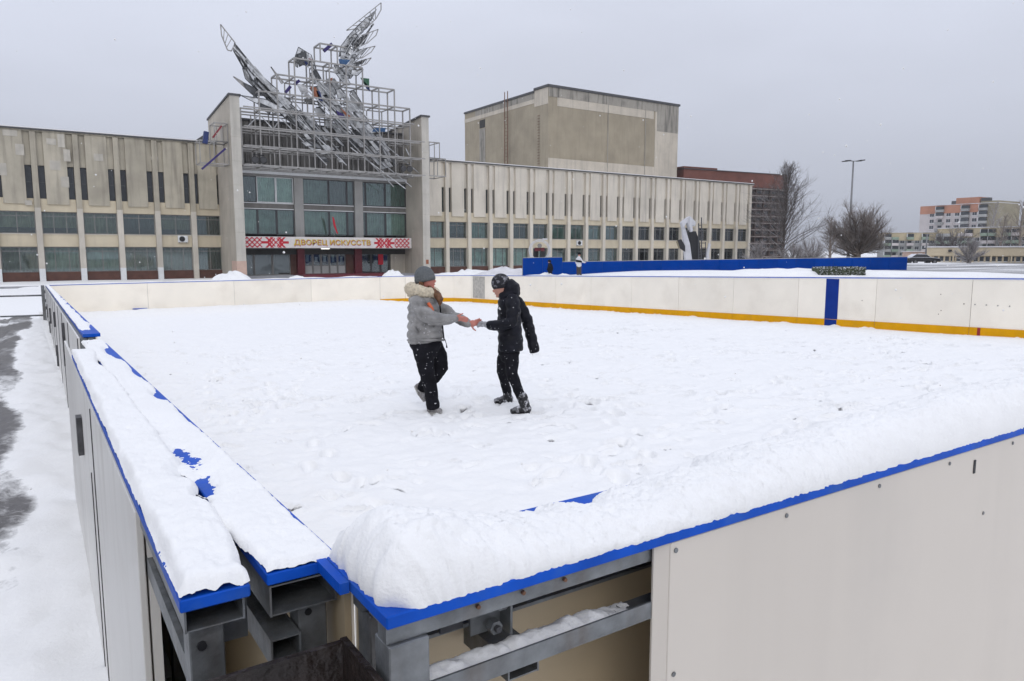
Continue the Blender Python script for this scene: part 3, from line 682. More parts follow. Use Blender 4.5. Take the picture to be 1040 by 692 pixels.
def window(root, xc, y, z0, w, h, mull=(), trans=(), m='frame_grey', cur=None, drop=1., gm='glass'):
    o = place('window', frame_mesh(w, h, mull, trans, m=m), (xc, y, z0), root)
    LOC[o.name] = Vector((xc, y, z0)); bpy.context.view_layer.update
    p = place('pane', pane_mesh(w, h, gm), (0, 0, 0), None); p.parent = o
    if cur:
        c = place('curtain', mcopy(wave_sheet(w - .1, h * drop), cur), (0, .4, h - .04), None); c.parent = o
    return o
rw = random.Random(3)
def bay(xa, xb, wall, cream, left_end=False, pil='concrete_light', curset=None):
    """one bay between two fins"""
    w = xb - xa; xc = (xa + xb) / 2; hw = .23
    bx('spandrel', cream, pal, xa + hw, xb - hw, 74.80, 75.25, 2.02, 3.12)
    bx('beam', cream, pal, xa + hw, xb - hw, 74.82, 75.3, 5.0, 6.08)
    bx('wall_panel', wall, pal, xc - .82, xc + .82, 74.68, 75.3, 5.62, 11.62)
    for s in (-1, 1):
        xs_ = sorted((xc + s * .822, xc + s * (w / 2 - hw)))
        bx('wall_strip', wall, pal, xs_[0], xs_[1], 74.86, 75.3, 8.86, 11.6)
        o = place('slit_window', frame_mesh(xs_[1] - xs_[0], 2.76, (), (.5,), t=.05, m='frame_dark'), ((xs_[0] + xs_[1]) / 2, 75.05, 6.09), pal)
        p = place('pane', pane_mesh(xs_[1] - xs_[0], 2.76, 'pane_slit'), (0, 0, 0), None); p.parent = o
    cs = curset or CUR
    window(pal, xc, 75.02, 3.13, w - 2 * hw, 1.86, (-.17, .19) if rw.random() < .35 else (.0,), (.8,), cur=rw.choice(cs), drop=rw.choice((1, 1, .95, .7)))
    window(pal, xc, 75.02, -.16, w - 2 * hw, 2.17, (0.,) if rw.random() < .4 else (-.2, .2), (.83,), cur=rw.choice(cs), drop=1)
    bx('sill', 'concrete_light', pal, xa + hw, xb - hw, 74.74, 74.8, 3.07, 3.13)
    bx('plinth', 'plinth', pal, xa + hw, xb - hw, 74.84, 75.3, -1.3, -.165)
m_ = MATS['pane_slit'] = MATS['pane_far']
def fin(x, wall, z1=11.6, ptop='concrete'):
    bx('pillar', wall, pal, x - .22, x + .22, 74.5, 75.35, -1.3, 5.3)
    bx('pillar', ptop, pal, x - .215, x + .215, 74.56, 75.35, 5.302, z1)
XL = [75 * (.0183 + .0411 * k) for k in range(-4, 5)]
for i, x in enumerate(XL):
    fin(x, 'concrete_light', ptop='concrete')
    if x < 13: bx('pillar_foot', 'frame_white', pal, x - .224, x + .224, 74.495, 75.2, -1.3, .15)
    if i: bay(XL[i - 1], x, 'concrete', 'render_cream', curset=['curtain_teal', 'curtain_sand', 'curtain_dark', 'curtain_sand', 'curtain_sand'])
for (px, py, w, h) in ((10, 135, 1.0, .5), (20, 152, .6, .9), (52, 144, .7, .5), (56, 168, .8, .8), (62, 143, .5, 1.1), (68, 158, .5, 1.), (3, 172, .5, 1.), (66, 185, .6, .9), (100, 160, .7, .6), (157, 161, .6, .3), (29, 206, .5, .4)):
    q_ = onY(px, py, 74.66); bx('render_patch', 'render_patch', pal, q_.x - w / 2, q_.x + w / 2, 74.655, 74.679, q_.z - h / 2, q_.z + h / 2)
# the short bay against the left pylon
bay(XL[-1], XL[-1] + 2.75, 'concrete', 'render_cream', curset=['curtain_dark', 'curtain_teal'])
XRW = [75 * (.5439 + .0392 * k) for k in range(19)]
for i, x in enumerate(XRW):
    fin(x, 'concrete_wing', ptop='concrete_wing')
    if i: bay(XRW[i - 1], x, 'concrete_wing', 'render_cream', curset=['curtain_teal', 'curtain_pale', 'curtain_dark', 'curtain_teal'])
bay(XRW[0] - 2.92, XRW[0], 'concrete_wing', 'render_cream')
bx('end_wall', 'concrete_wing', pal, XRW[-1] + .3, XRW[-1] + .7, 74.9, 100, -1.3, 11.6)
for xa, xb in ((XL[0] - 3, 16.0), (35.7, XRW[-1] + .8)):
    bx('core', 'interior', pal, xa, xb, 76.3, 96, -1.3, 11.5)
    bx('floor_slab', 'interior', pal, xa, xb, 75.36, 76.25, 2.3, 2.9)
    bx('parapet', 'concrete_wing' if xa > 20 else 'concrete', pal, xa, xb, 74.64, 96.2, 11.63, 11.74)
    bx('parapet_cap', 'cap_dark', pal, xa, xb, 74.5, 96.4, 11.745, 11.86)
    o = bx('roof_snow', 'snow', None, xa + .05, xb - .05, 74.56, 96.3, 11.865, 11.95)
    tag(o, 'thin snow on the flat roof of the %s palace wing' % ('left' if xa < 20 else 'right'), 'snow', kind='stuff')
# pylons
def pylon(xa, xb, yf, yb, zf, zb):
    V = [(xa, yf, -1.4), (xb, yf, -1.4), (xb, yb, -1.4), (xa, yb, -1.4), (xa, yf, zf), (xb, yf, zf), (xb, yb, zb), (xa, yb, zb)]
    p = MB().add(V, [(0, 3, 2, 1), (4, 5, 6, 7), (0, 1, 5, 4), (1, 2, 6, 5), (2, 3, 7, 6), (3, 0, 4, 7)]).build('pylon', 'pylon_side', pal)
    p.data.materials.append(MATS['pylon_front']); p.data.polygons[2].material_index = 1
    c = MB(); V = [(xa - .12, yf - .12, zf), (xb + .12, yf - .12, zf), (xb + .12, yb, zb), (xa - .12, yb, zb)]
    c.prism([(v[0], v[1], v[2] + .003) for v in V], (0, 0, .16)).build('pylon_cap', 'cap_dark', p)
    for k in range(1, 7): bx('seam', 'concrete', p, xa - .004, xb + .004, yf - .004, yb - 3, -.9 + k * 2.1, -.88 + k * 2.1)
    return p
pl_ = pylon(16.08, 16.92, 68.9, 78, 15.25, 14.35)
pr_ = pylon(34.8, 35.62, 68.9, 78, 15.25, 14.6)
bx('painted_patch', 'pink_patch', pl_, 16.07, 16.93, 68.89, 70.8, -.55, .75)
bx('plinth', 'plinth', pl_, 16.05, 16.95, 68.86, 74.4, -1.4, -.55)
bx('poster', 'glass_orange', pr_, 35.1, 35.4, 68.88, 68.896, .3, .75)
# entrance bay: ribbed band, curtain wall, sign, doors
EX0, EX1, EY = 16.93, 34.79, 72.8
bx('band_wall', 'rib_metal', pal, EX0, EX1, 73.4, 78, 9.25, 13.95)
for k in range(40):
    x = EX0 + .05 + k * (EX1 - EX0 - .1) / 40
    bx('rib', 'rib_metal', pal, x + .02, x + .40, 73.27 - .03 * (k % 2), 73.398, 9.3, 13.9)
bx('band_cap', 'cap_dark', pal, EX0, EX1, 73.1, 78.2, 13.955, 14.12)
bx('fascia', 'frame_white', pal, EX0, EX1, 72.5, 73.4, 8.98, 9.24)
bx('fascia', 'frame_grey', pal, EX0, EX1, 72.55, 73.4, 8.75, 8.977)
cx_ = [EX0, onY(299, 220, EY).x, onY(308, 220, EY).x, onY(360, 220, EY).x, onY(368, 220, EY).x, EX1]
for a, b in ((1, 2), (3, 4)): bx('column', 'column_grey', pal, cx_[a], cx_[b], EY - .25, EY + .5, 1.9, 8.745)
def zat(py, px=330): return onY(px, py, EY).z
zu1 = 8.74
zu0 = zat(208); zl1 = zat(214.5); zl0 = zat(239)
for a, b in ((0, 1), (2, 3), (4, 5)):
    xa, xb = cx_[a] + .02, cx_[b] - .02; w = xb - xa
    bx('spandrel', 'rib_metal', pal, xa, xb, EY + .05, EY + .3, zl1 + .01, zu0 - .01)
    bx('spandrel_rail', 'frame_white', pal, xa, xb, EY, EY + .045, zl1 + .01, zl1 + .08)
    bx('spandrel_rail', 'frame_white', pal, xa, xb, EY, EY + .045, zu0 - .09, zu0 - .02)
    cuts = (0, .38, .70, 1) if a == 0 else (0, .5, .86, 1) if a == 2 else (0, .08, .52, 1)
    for u, v in zip(cuts, cuts[1:]):
        ww = w * (v - u) - .03; xc = xa + w * (u + v) / 2
        white = a == 0 and u > 0
        window(pal, xc, EY, zu0, ww, zu1 - zu0, (), (), m='frame_white' if white else 'frame_dark', cur='curtain_pale' if white else rw.choice(('curtain_teal', 'curtain_dark', 'curtain_teal')), gm='glass')
        window(pal, xc, EY, zl0, ww, zl1 - zl0, (), (), m='frame_dark', cur=rw.choice(('curtain_pale', 'curtain_teal', 'curtain_pale')), drop=rw.choice((1, .96)))
bx('core', 'interior', pal, EX0, EX1, 75.5, 96, -1.3, 13.9)
bx('floor_slab', 'interior', pal, EX0, EX1, 73.25, 75.4, 1.3, 1.85)
# ground-floor entrance, set back under the sign
EY2 = 73.4
GZ = -.72
bx('landing', 'step_grey', pal, EX0, EX1, 70.6, 75.4, -1.3, GZ)
for k in range(3):
    bx('step', 'step_grey', pal, EX0 + .3, EX1 - .3, 70.6 - .38 * (k + 1), 70.6 - .38 * k - .002, -1.35, GZ - .06 * (k + 1) - .02)
bx('carpet', 'maroon', pal, onY(306, 276, 70).x, onY(405, 276, 70).x, 69.35, 72.6, GZ - .2, GZ + .1)
dz = 1.9
def doorrow(x0, x1, n, m, low=None, gm='glass_clear'):
    for k in range(n):
        xa = x0 + (x1 - x0) * k / n; ww = (x1 - x0) / n - .03
        o = place('door', frame_mesh(ww, dz - GZ, (), (.33,) if low else (), t=.09, m=m), (xa + ww / 2 + .015, EY2, GZ + .005), pal)
        p = place('pane', pane_mesh(ww, dz - GZ, gm), (0, 0, 0), None); p.parent = o
        if low:
            l_ = MB().box(-ww / 2 + .09, ww / 2 - .09, .012, .028, .09, (dz - GZ) * .33 - .03).build('kick_panel', low, None); l_.parent = o
PX = lambda px: onY(px, 265, EY2).x
doorrow(EX0 + .02, PX(295), 3, 'frame_grey')
doorrow(PX(309), PX(351), 5, 'frame_grey', 'block_grey')
doorrow(PX(367), PX(396), 3, 'frame_dark')
bx('pier', 'maroon', pal, PX(301), PX(308), EY2 - .5, EY2 + .3, GZ, dz)
bx('pier', 'maroon', pal, PX(359), PX(366), EY2 - .5, EY2 + .3, GZ, dz)
bx('pier', 'plinth', pal, PX(295.3), PX(300.8), EY2, EY2 + .3, GZ, dz)
bx('pier', 'plinth', pal, PX(351.5), PX(358.8), EY2, EY2 + .3, GZ, dz)
bx('poster', 'sign_red', pal, PX(384), PX(389), EY2 - .06, EY2 - .03, .2, 1.4)
bx('wall', 'pylon_side', pal, PX(396.5), EX1, EY2 - .1, EY2 + .3, GZ, dz)
for k in range(9):
    x = PX(312) + k * .62 * (PX(348) - PX(312)) / 5.2
    bx('paper', 'frame_white' if k % 3 else 'curtain_pale', pal, x, x + .28, EY2 + .3, EY2 + .31, .55 + .12 * (k % 2), 1.25 - .1 * (k % 3))
bx('foyer_wall', 'curtain_dark', pal, EX0, EX1, 75.1, 75.3, GZ, dz)
# the sign
sx0, sx1, SY = EX0 + .15, EX1 - .1, 71.4
sg = bx('sign_board', 'sign_white', pal, sx0, sx1, SY, SY + .5, 1.93, 3.02, bevel=.02)
bx('canopy', 'frame_grey', pal, sx0, sx1, SY + .505, EY2 + .1, 1.905, 2.2)
lt = bx('canopy_lamp', None, pal, PX(323), PX(331), 72.2, 72.4, 1.84, 1.9)
lm = bpy.data.materials.new('lamp_glow'); lm.use_nodes = True
lm.node_tree.nodes['Principled BSDF'].inputs['Emission Color'].default_value = (1, .97, .9, 1); lm.node_tree.nodes['Principled BSDF'].inputs['Emission Strength'].default_value = 2.
lt.data.materials.append(lm)
def text_mesh(body, size, extrude):
    cu = bpy.data.curves.new('lettering', 'FONT'); cu.body = body; cu.size = size; cu.extrude = extrude; cu.resolution_u = 3
    cu.align_x = 'CENTER'; cu.align_y = 'CENTER'
    t = bpy.data.objects.new('lettering', cu); COL.objects.link(t); bpy.context.view_layer.update()
    me = bpy.data.meshes.new_from_object(t.evaluated_get(bpy.context.evaluated_depsgraph_get()))
    bpy.data.objects.remove(t); return me
def lettering(name, m, xc, y, zc, wid, hgt, ext, off=(0, 0)):
    me = text_mesh('ДВОРЕЦ ИСКУССТВ', 1., ext)
    xs_ = [v.co.x for v in me.vertices]; ys_ = [v.co.y for v in me.vertices]
    sx, sy = wid / (max(xs_) - min(xs_)), hgt / (max(ys_) - min(ys_)); mxx = (max(xs_) + min(xs_)) / 2; myy = (max(ys_) + min(ys_)) / 2
    for v in me.vertices: v.co = Vector((xc + off[0] + (v.co.x - mxx) * sx, y - v.co.z, zc + off[1] + (v.co.y - myy) * sy))
    me.flip_normals() if False else None
    me.materials.clear()
    return obj(name, me, m, sg)
tx0, tx1 = onY(298.5, 247, SY).x, onY(376, 247, SY).x
lettering('lettering_shadow', 'letter_shade', (tx0 + tx1) / 2, SY - .02, 2.45, tx1 - tx0, .62, .012, (.06, -.05))
lettering('lettering', 'letter_gold', (tx0 + tx1) / 2, SY - .06, 2.47, tx1 - tx0, .62, .02)
def ornament(x0, x1, flip=False):
    """woven red diamonds"""
    N = 13; c = 1.0 / N; b = MB(); nx = int((x1 - x0) / c)
    for i in range(nx):
        for j in range(N):
            ii = nx - 1 - i if flip else i
            a = ii % 12; dx, dy = abs(a - 5.5), abs(j - 6)
            part = ii < nx * .42
            if part: on = (ii + j) % 6 in (0, 1) or (ii - j) % 6 in (0, 1)
            else:
                ccx = nx * .71; d = abs(ii - ccx); on = (abs(d - dy) < 1.1) or (abs(d + dy - 6) < 1.0 and d > 1) or (abs(d - 10 + dy) < 1.6) or (d > 8 and dy < 1.2) or (d + dy < 1.6) or (abs(d - dy - 5) < 1.2)
            if on:
                x, z = x0 + (i + .5) * c, 1.97 + (j + .5) * c
                b.add([(x - c * .5, SY - .008, z), (x, SY - .008, z - c * .5), (x + c * .5, SY - .008, z), (x, SY - .008, z + c * .5)], [(0, 1, 2, 3)])
                b.add([(x - c * .5, SY - .005, z - c * .5), (x + c * .5, SY - .005, z - c * .5), (x + c * .5, SY - .005, z + c * .5), (x - c * .5, SY - .005, z + c * .5)], [(0, 1, 2, 3)])
    b.build('red_ornament', 'sign_red', sg)
ornament(sx0 + .05, onY(294, 247, SY).x); ornament(onY(380, 247, SY).x, sx1 - .25, True)
fl = thing('flag', 'furled red flag on a pole standing above the entrance sign', 'flag', (onY(340, 240, 71.6).x, 71.6, 3.02))
fx = onY(340, 240, 71.6).x
MB().tube((fx, 71.6, 3.0), (fx - .35, 71.3, 5.2), .025).build('pole', 'frame_grey', fl)
V, fs = [], []
for i in range(9):
    for j in range(4): V.append((fx - .32 + .05 * i - .06 + .09 * j * (1 - i * .03) + .02 * math.sin(i + j * 2), 71.33 + .06 * math.sin(j * 2.3 + i * .5), 5.1 - .2 * i - .05 * j))
fs = [(i * 4 + j, i * 4 + j + 1, (i + 1) * 4 + j + 1, (i + 1) * 4 + j) for i in range(8) for j in range(3)]
MB().add(V, fs).build('cloth', 'sign_red', fl, True)
# air conditioners
def aircon(x, y, z, label):
    r = thing('air_conditioner', label, 'air conditioner', (x, y, z))
    bx('casing', 'frame_white', r, x - .42, x + .42, y - .3, y, z, z + .62, bevel=.02)
    MB().tube((x - .08, y - .301, z + .31), (x - .08, y - .33, z + .31), .25, n=20).build('fan_grille', 'black_metal', r)
    for s in (-.3, .3): bx('bracket', 'frame_grey', r, x + s - .02, x + s + .02, y - .3, y + .02, z - .06, z - .002)
p = onY(186, 243, 74.5); aircon(p.x, 74.8, p.z - .3, 'white air conditioner under an upper window of the left wing')
p = onY(589, 247, 74.5); aircon(p.x, 74.8, p.z - .3, 'white air conditioner on the right wing above the person in white')
# ------------------------------------------------------------------ stage tower behind
tw = thing('stage_tower', 'tall stained concrete stage tower rising behind the right wing', 'building', (90, 105, -.9))
TY = 97.0
q = lambda px, py: onY(px, py, TY)
tx, tx2 = q(557, 88).x, q(689, 109).x; tz = q(557, 88).z
rr_ = ray(472, 121); ybk = tx / (rr_.x / rr_.y)
r2 = ray(543, 97); yst = tx / (r2.x / r2.y)
bx('wall', 'tower_wall', tw, tx, tx2, TY, ybk - .02, -1, tz)
zr = 1.66 + (r2.z / r2.y) * yst - .9
# lighter repair coat, stained top, in slightly proud layers
zt = lambda px, py: q(px, py).z
bx('light_coat', 'tower_patch', tw, q(664, 180).x, tx2 + .02, TY - .05, TY - .001, 8, tz - .05)
bx('light_coat', 'tower_patch', tw, tx + .02, q(664, 180).x - .01, TY - .05, TY - .001, 8, zt(610, 165))
bx('light_coat', 'tower_patch', tw, q(566, 100).x, q(664, 110).x - .01, TY - .045, TY - .001, zt(600, 112.5), zt(600, 103))
bx('stain_band', 'tower_stain', tw, tx + .01, tx2 + .03, TY - .075, TY - .051, zt(600, 104), tz - .02)
bx('stain_band', 'tower_stain', tw, q(667, 130).x, tx2 + .03, TY - .07, TY - .0515, zt(680, 135), zt(600, 104) - .01)
for px in (617, 655): bx('seam', 'tower_stain', tw, q(px, 140).x - .07, q(px, 140).x + .07, TY - .085, TY - .0755, 8, tz - .1)
X_ = lambda px, py: onX(px, py, tx)
bx('light_coat', 'tower_patch', tw, tx - .05, tx - .001, TY + .1, yst + 8, 8, X_(545, 168).z - .8)
bx('light_coat', 'tower_patch', tw, tx - .05, tx - .001, TY + .02, yst, X_(550, 107).z, tz - .05)
bx('light_coat', 'tower_patch', tw, tx - .05, tx - .001, yst + .02, ybk, X_(510, 118).z + .6, tz - 1.3)
bx('stain_band', 'tower_stain', tw, tx - .07, tx - .051, yst + .05, ybk - 4, X_(510, 112).z + 1.2, tz - 1.3)
bx('cap', 'cap_dark', tw, tx - .25, tx2 + .25, TY - .25, yst, tz + .003, tz + .35)
bx('cap', 'cap_dark', tw, tx - .22, tx2 - 1, yst + .002, ybk, tz - .32, tz - .003)
for px in (514.5, 517.5): bx('ladder_rail', 'rust', tw, tx - .45, tx - .35, X_(px, 130).y - .06, X_(px, 130).y + .06, 9, tz + 1.2)
for k in range(26): bx('ladder_rung', 'rust', tw, tx - .42, tx - .38, X_(517.5, 130).y, X_(514.5, 130).y, 9.5 + k * .6, 9.56 + k * .6)
for k in range(22): bx('wall_rung', 'rust', tw, tx - .16, tx - .052, X_(547.5, 130).y - .25, X_(547.5, 130).y + .25, 14 + k * .45, 14.06 + k * .45)
yy_ = X_(490, 125).y; bx('opening', 'interior', tw, tx - .08, tx + .1, yy_ - .9, yy_ + .9, X_(490, 130).z, X_(490, 122).z)
bx('recess_strip', 'tower_stain', tw, tx - .06, tx - .002, yy_ - 1, yy_ + 1, 8, X_(490, 131).z)
# ================================================================== the bird sculpture
bird = thing('bird_sculpture', 'silver metal bird with spread wings on a tube scaffold above the entrance', 'sculpture', (26, 72, 9))
barm = MB().box(-.5, .5, -.5, .5, -.5, .5).mesh('bar'); barm.materials.append(MATS['scaffold'])
def bar(p, q_, w=.13, name='scaffold_bar', me=None, parent=None):
    p, q_ = Vector(p), Vector(q_); d = q_ - p
    o = bpy.data.objects.new(name, me or barm); COL.objects.link(o)
    o.location = (p + q_) / 2; o.rotation_euler = d.to_track_quat('X', 'Z').to_euler(); o.scale = (d.length, w, w)
    attach(o, parent or bird); return o
S = 1.66; BX = lambda k: 17.05 + S * k
BZ = [9.3 + 1.66 * j for j in range(8)]
rows = [(0, 10.7), (0, 10.7), (0, 10), (1, 10), (2, 9), (3, 7), (4.5, 6)]
Y0, Y1 = 69.2, 70.86
for j, (k0, k1) in enumerate(rows):
    up0, up1 = rows[j + 1] if j + 1 < len(rows) else rows[j]
    for zi, lo in ((j, 1), (j + 1, 0)):
        if not lo and j + 1 < len(rows): continue
        a, b = (k0, k1) if (lo or j + 1 == len(rows)) else (up0, up1)
        if lo and j: a, b = min(a, rows[j - 1][0]), max(b, rows[j - 1][1])
        for Y in (Y0, Y1): bar((BX(a), Y, BZ[zi]), (BX(b), Y, BZ[zi]))
        k = a
        while k <= b + .01: bar((BX(k), Y0, BZ[zi]), (BX(k), Y1, BZ[zi]), .12); k += 1
    k = k0
    while k <= k1 + .01:
        for Y in (Y0, Y1): bar((BX(k), Y, BZ[j]), (BX(k), Y, BZ[j + 1]), .115)
        k += 1
for j in range(4):
    for Y in (Y0 - 1.0, Y1 + 1.4):
        bar((BX(0), Y, BZ[j]), (BX(10.7 if j < 3 else 10), Y, BZ[j]), .1)
for k in range(11):
    bar((BX(k), Y1 + 1.4, BZ[0]), (BX(k), Y1 + 1.4, BZ[3]), .09); bar((BX(k), Y1, BZ[1]), (BX(k), Y1 + 1.4, BZ[1]), .09); bar((BX(k), Y1, BZ[2]), (BX(k), Y1 + 1.4, BZ[2]), .09)
for j, (a, b) in ((4, (2, 9)), (5, (3, 7)), (6, (4.5, 6))):
    bar((BX(a), Y1 + 1.5, BZ[j]), (BX(b), Y1 + 1.5, BZ[j]), .1)
    k = a
    while k <= b + .01: bar((BX(k), Y1, BZ[j]), (BX(k), Y1 + 1.5, BZ[j]), .09); bar((BX(k), Y1 + 1.5, BZ[j] - 1.66), (BX(k), Y1 + 1.5, BZ[j]), .09); k += 1
for k in range(11): bar((BX(k), Y0 - 1, BZ[0]), (BX(k), Y0, BZ[0]), .08); bar((BX(k), Y0 - 1, BZ[1]), (BX(k), Y0, BZ[1]), .08)
silm = barm.copy(); silm.materials.clear(); silm.materials.append(MATS['silver'])
# side frames on the pylons
for (x0, x1, z0, z1, y0, y1) in ((13.6, 16.0, 9.35, 11.3, 69.8, 71.6), (14.9, 16.0, 11.3, 12.9, 69.8, 71.6), (35.7, 37.6, 9.4, 11.2, 69.0, 71.6), (35.7, 36.9, 11.2, 12.8, 69.0, 71.6)):
    for y_ in (y0, y1):
        for z in (z0, z1): bar((x0, y_, z), (x1, y_, z), .11)
        for x in (x0, (x0 + x1) / 2, x1): bar((x, y_, z0), (x, y_, z1), .07)
    for x in (x0, x1):
        for z in (z0, z1): bar((x, y0, z), (x, y1, z), .07)
def colbar(p, q_, m, w=.16):
    me = barm.copy(); me.materials.clear(); me.materials.append(MATS[m]); bar(p, q_, w, 'coloured_strip', me)
P = lambda px, py, Y=70.: onY(px, py, Y)
colbar(P(205, 172, 69.6), P(229, 151, 69.6), 'glass_violet'); colbar(P(216, 140, 69.7), P(225, 128, 69.7), 'glass_red', .14)
colbar(P(208, 146, 69.8), P(209.5, 134, 69.8), 'glass_blue', .4)
colbar(P(290, 94), P(295, 88), 'glass_violet', .25); colbar(P(299, 86), P(304, 82), 'glass_violet', .25); colbar(P(329, 52), P(337, 45), 'glass_violet', .3)
colbar(P(412, 151, 69.3), P(418, 163, 69.3), 'silver', .1)
# feathers: long tapered plates with an outline of tube, each a thin solid
rf = random.Random(21)
fm = {}
def feather(pts, Y, m='silver', dy=0., frame=True, thick=.05, tip=0.):
    """pts: pixel outline of one plate; Y: its distance"""
    P3 = [onY(px, py, Y + dy * i) for i, (px, py) in enumerate(pts)]
    f = MB().prism(P3, (0, thick, 0)).build('feather', m, bird)
    if frame:
        b = MB()
        for a, c in zip(P3, P3[1:] + P3[:1]): b.beam(a - Vector((0, .03, 0)), c - Vector((0, .03, 0)), .05)
        b.build('edge_tube', 'silver_dark', f)
    return f
def lattice(pts, Y, n=5, w=.085):
    """open tip of a feather: only tubes"""
    P3 = [onY(px, py, Y) for px, py in pts]; b = MB()
    for a, c in zip(P3, P3[1:] + P3[:1]): b.beam(a, c, w)
    A, B = (P3[0], P3[1]), (P3[-1], P3[-2])
    for k in range(1, n):
        t = k / n; b.beam(A[0].lerp(A[1], t), B[0].lerp(B[1], min(1, t + .08)), w * .7)
    b.build('feather_frame', 'scaffold', bird)
def shards(poly_a, poly_b, n, Y, wpx, seed, ms=('silver', 'silver', 'silver', 'silver', 'silver_dark')):
    """plates filling the band between two pixel polylines"""
    r = random.Random(seed)
    def at(pl, t):
        t = max(0., min(.9999, t)) * (len(pl) - 1); i = int(t); u = t - i
        return (pl[i][0] + (pl[i + 1][0] - pl[i][0]) * u, pl[i][1] + (pl[i + 1][1] - pl[i][1]) * u)
    for k in range(n):
        t = (k + r.random() * .8) / n; s = r.random(); L = r.uniform(.05, .15)
        a0, a1 = at(poly_a, t), at(poly_a, t + L); b0, b1 = at(poly_b, t), at(poly_b, t + L)
        s2 = min(1, s + r.uniform(.08, .26))
        mixp = lambda p_, q_, u: (p_[0] + (q_[0] - p_[0]) * u, p_[1] + (q_[1] - p_[1]) * u)
        feather([mixp(a0, b0, s), mixp(a1, b1, max(0, s + r.uniform(-.1, .1))), mixp(a1, b1, min(1, s2 + .05)), mixp(a0, b0, s2)], Y + r.uniform(-.35, .35), r.choice(ms), dy=r.uniform(-.12, .12), frame=r.random() < .5, thick=.03)
# left wing
lattice([(224, 25), (239, 44), (235, 52), (231, 51), (225, 36)], 70.6, 4)
feather([(238, 44), (262, 73), (262, 82), (246, 68), (237, 52)], 70.6, 'silver')
feather([(240, 46), (251, 60), (252, 68), (247, 68), (239, 52)], 70.4, 'silver_dark')
feather([(246, 69), (262, 80), (278, 98), (270, 99), (256, 87), (249, 80)], 70.6, 'silver')
feather([(262, 73), (300, 110), (330, 140), (322, 143), (285, 116), (264, 86)], 70.7, 'silver')
lattice([(237, 78), (246, 83), (251, 88), (262, 100), (255, 95)], 70.4, 4)
feather([(247, 84), (262, 91), (268, 97), (259, 98), (250, 90)], 70.3, 'silver_dark')
feather([(244, 97), (270, 101), (292, 112), (286, 116), (262, 106)], 70.0, 'silver')
feather([(262, 104), (276, 110), (274, 116), (264, 110)], 69.9, 'silver_dark')
shards([(240, 48), (262, 73), (300, 108), (332, 140)], [(246, 68), (258, 88), (285, 117), (322, 145)], 60, 70.4, 4, 3)
lattice([(275, 68), (288, 84), (286, 85)], 70.6, 2)
for a, b in (((300, 118), (352, 168)), ((304, 116), (338, 164)), ((322, 128), (350, 160)), ((285, 120), (332, 168)), ((330, 118), (418, 190)), ((342, 130), (400, 190)), ((356, 150), (412, 192)), ((336, 112), (392, 170)), ((368, 128), (428, 178)), ((292, 96), (330, 140)), ((262, 118), (250, 130)), ((265, 118), (277, 131)), ((278, 131), (284, 122))):
    bar(P(*a, 69.9), P(*b, 69.6), .08, 'strut', silm)
# right wing: outer edge curve and stacked feathers
feather([(344, 58), (346, 47), (356, 34), (372, 18), (378, 16), (374, 26), (362, 40), (352, 52)], 71.0, 'silver')
lattice([(352, 31), (387, 3), (387, 10), (382, 19), (374, 27)], 71.0, 6)
lattice([(362, 38), (384, 30), (382, 36), (373, 44), (361, 49)], 70.9, 5)
feather([(360, 41), (373, 35), (370, 44), (362, 48)], 70.9, 'silver_dark')
lattice([(360, 52), (381, 47), (377, 53), (368, 59), (358, 60)], 70.8, 5)
feather([(359, 53), (373, 49), (368, 55), (359, 58)], 70.8, 'silver')
lattice([(360, 64), (377, 59), (372, 65), (360, 70)], 70.7, 4)
feather([(360, 64), (372, 60), (368, 65), (360, 67)], 70.7, 'silver_dark')
feather([(357, 71), (369, 71), (363, 77), (356, 76)], 70.6, 'silver')
feather([(346, 52), (358, 56), (362, 72), (356, 80), (346, 70)], 70.8, 'silver')
feather([(352, 38), (364, 25), (378, 13), (383, 9), (378, 20), (366, 33), (356, 44)], 71.2, 'silver', frame=False)
feather([(349, 56), (362, 40), (376, 33), (370, 44), (358, 54)], 71.1, 'silver', frame=False)
shards([(346, 50), (356, 34), (374, 18)], [(360, 62), (366, 45), (380, 24)], 40, 70.8, 3, 8)
shards([(344, 56), (350, 66), (352, 80)], [(366, 55), (368, 64), (362, 80)], 14, 70.6, 3, 12)
# long slender quills running through both wings and down to the tail
rq = random.Random(31)
for k in range(22):
    t = k / 22; a = (238 + 24 * t + rq.uniform(-2, 2), 48 + 26 * t + rq.uniform(-2, 4)); L_ = rq.uniform(.35, 1.)
    bar(P(*a, 70.2), P(a[0] + (322 - a[0]) * L_, a[1] + (142 - a[1]) * L_ + rq.uniform(-3, 3), 70.0), .07, 'quill', silm)
for k in range(20):
    a0 = (346 + rq.uniform(-2, 8), 74 - rq.uniform(0, 16)); an = math.radians(20 + 45 * k / 20); L_ = rq.uniform(20, 38) * (.6 + .5 * k / 20)
    bar(P(*a0, 70.6), P(a0[0] + L_ * math.cos(an), a0[1] - L_ * math.sin(an), 70.7), .06, 'quill', silm)
for k in range(16):
    a = (312 + 40 * rq.random(), 80 + 30 * rq.random()); L_ = rq.uniform(20, 75)
    bar(P(*a, 69.7), P(a[0] + L_ * .72, a[1] + L_ * .72, 69.5), .07, 'quill', silm)
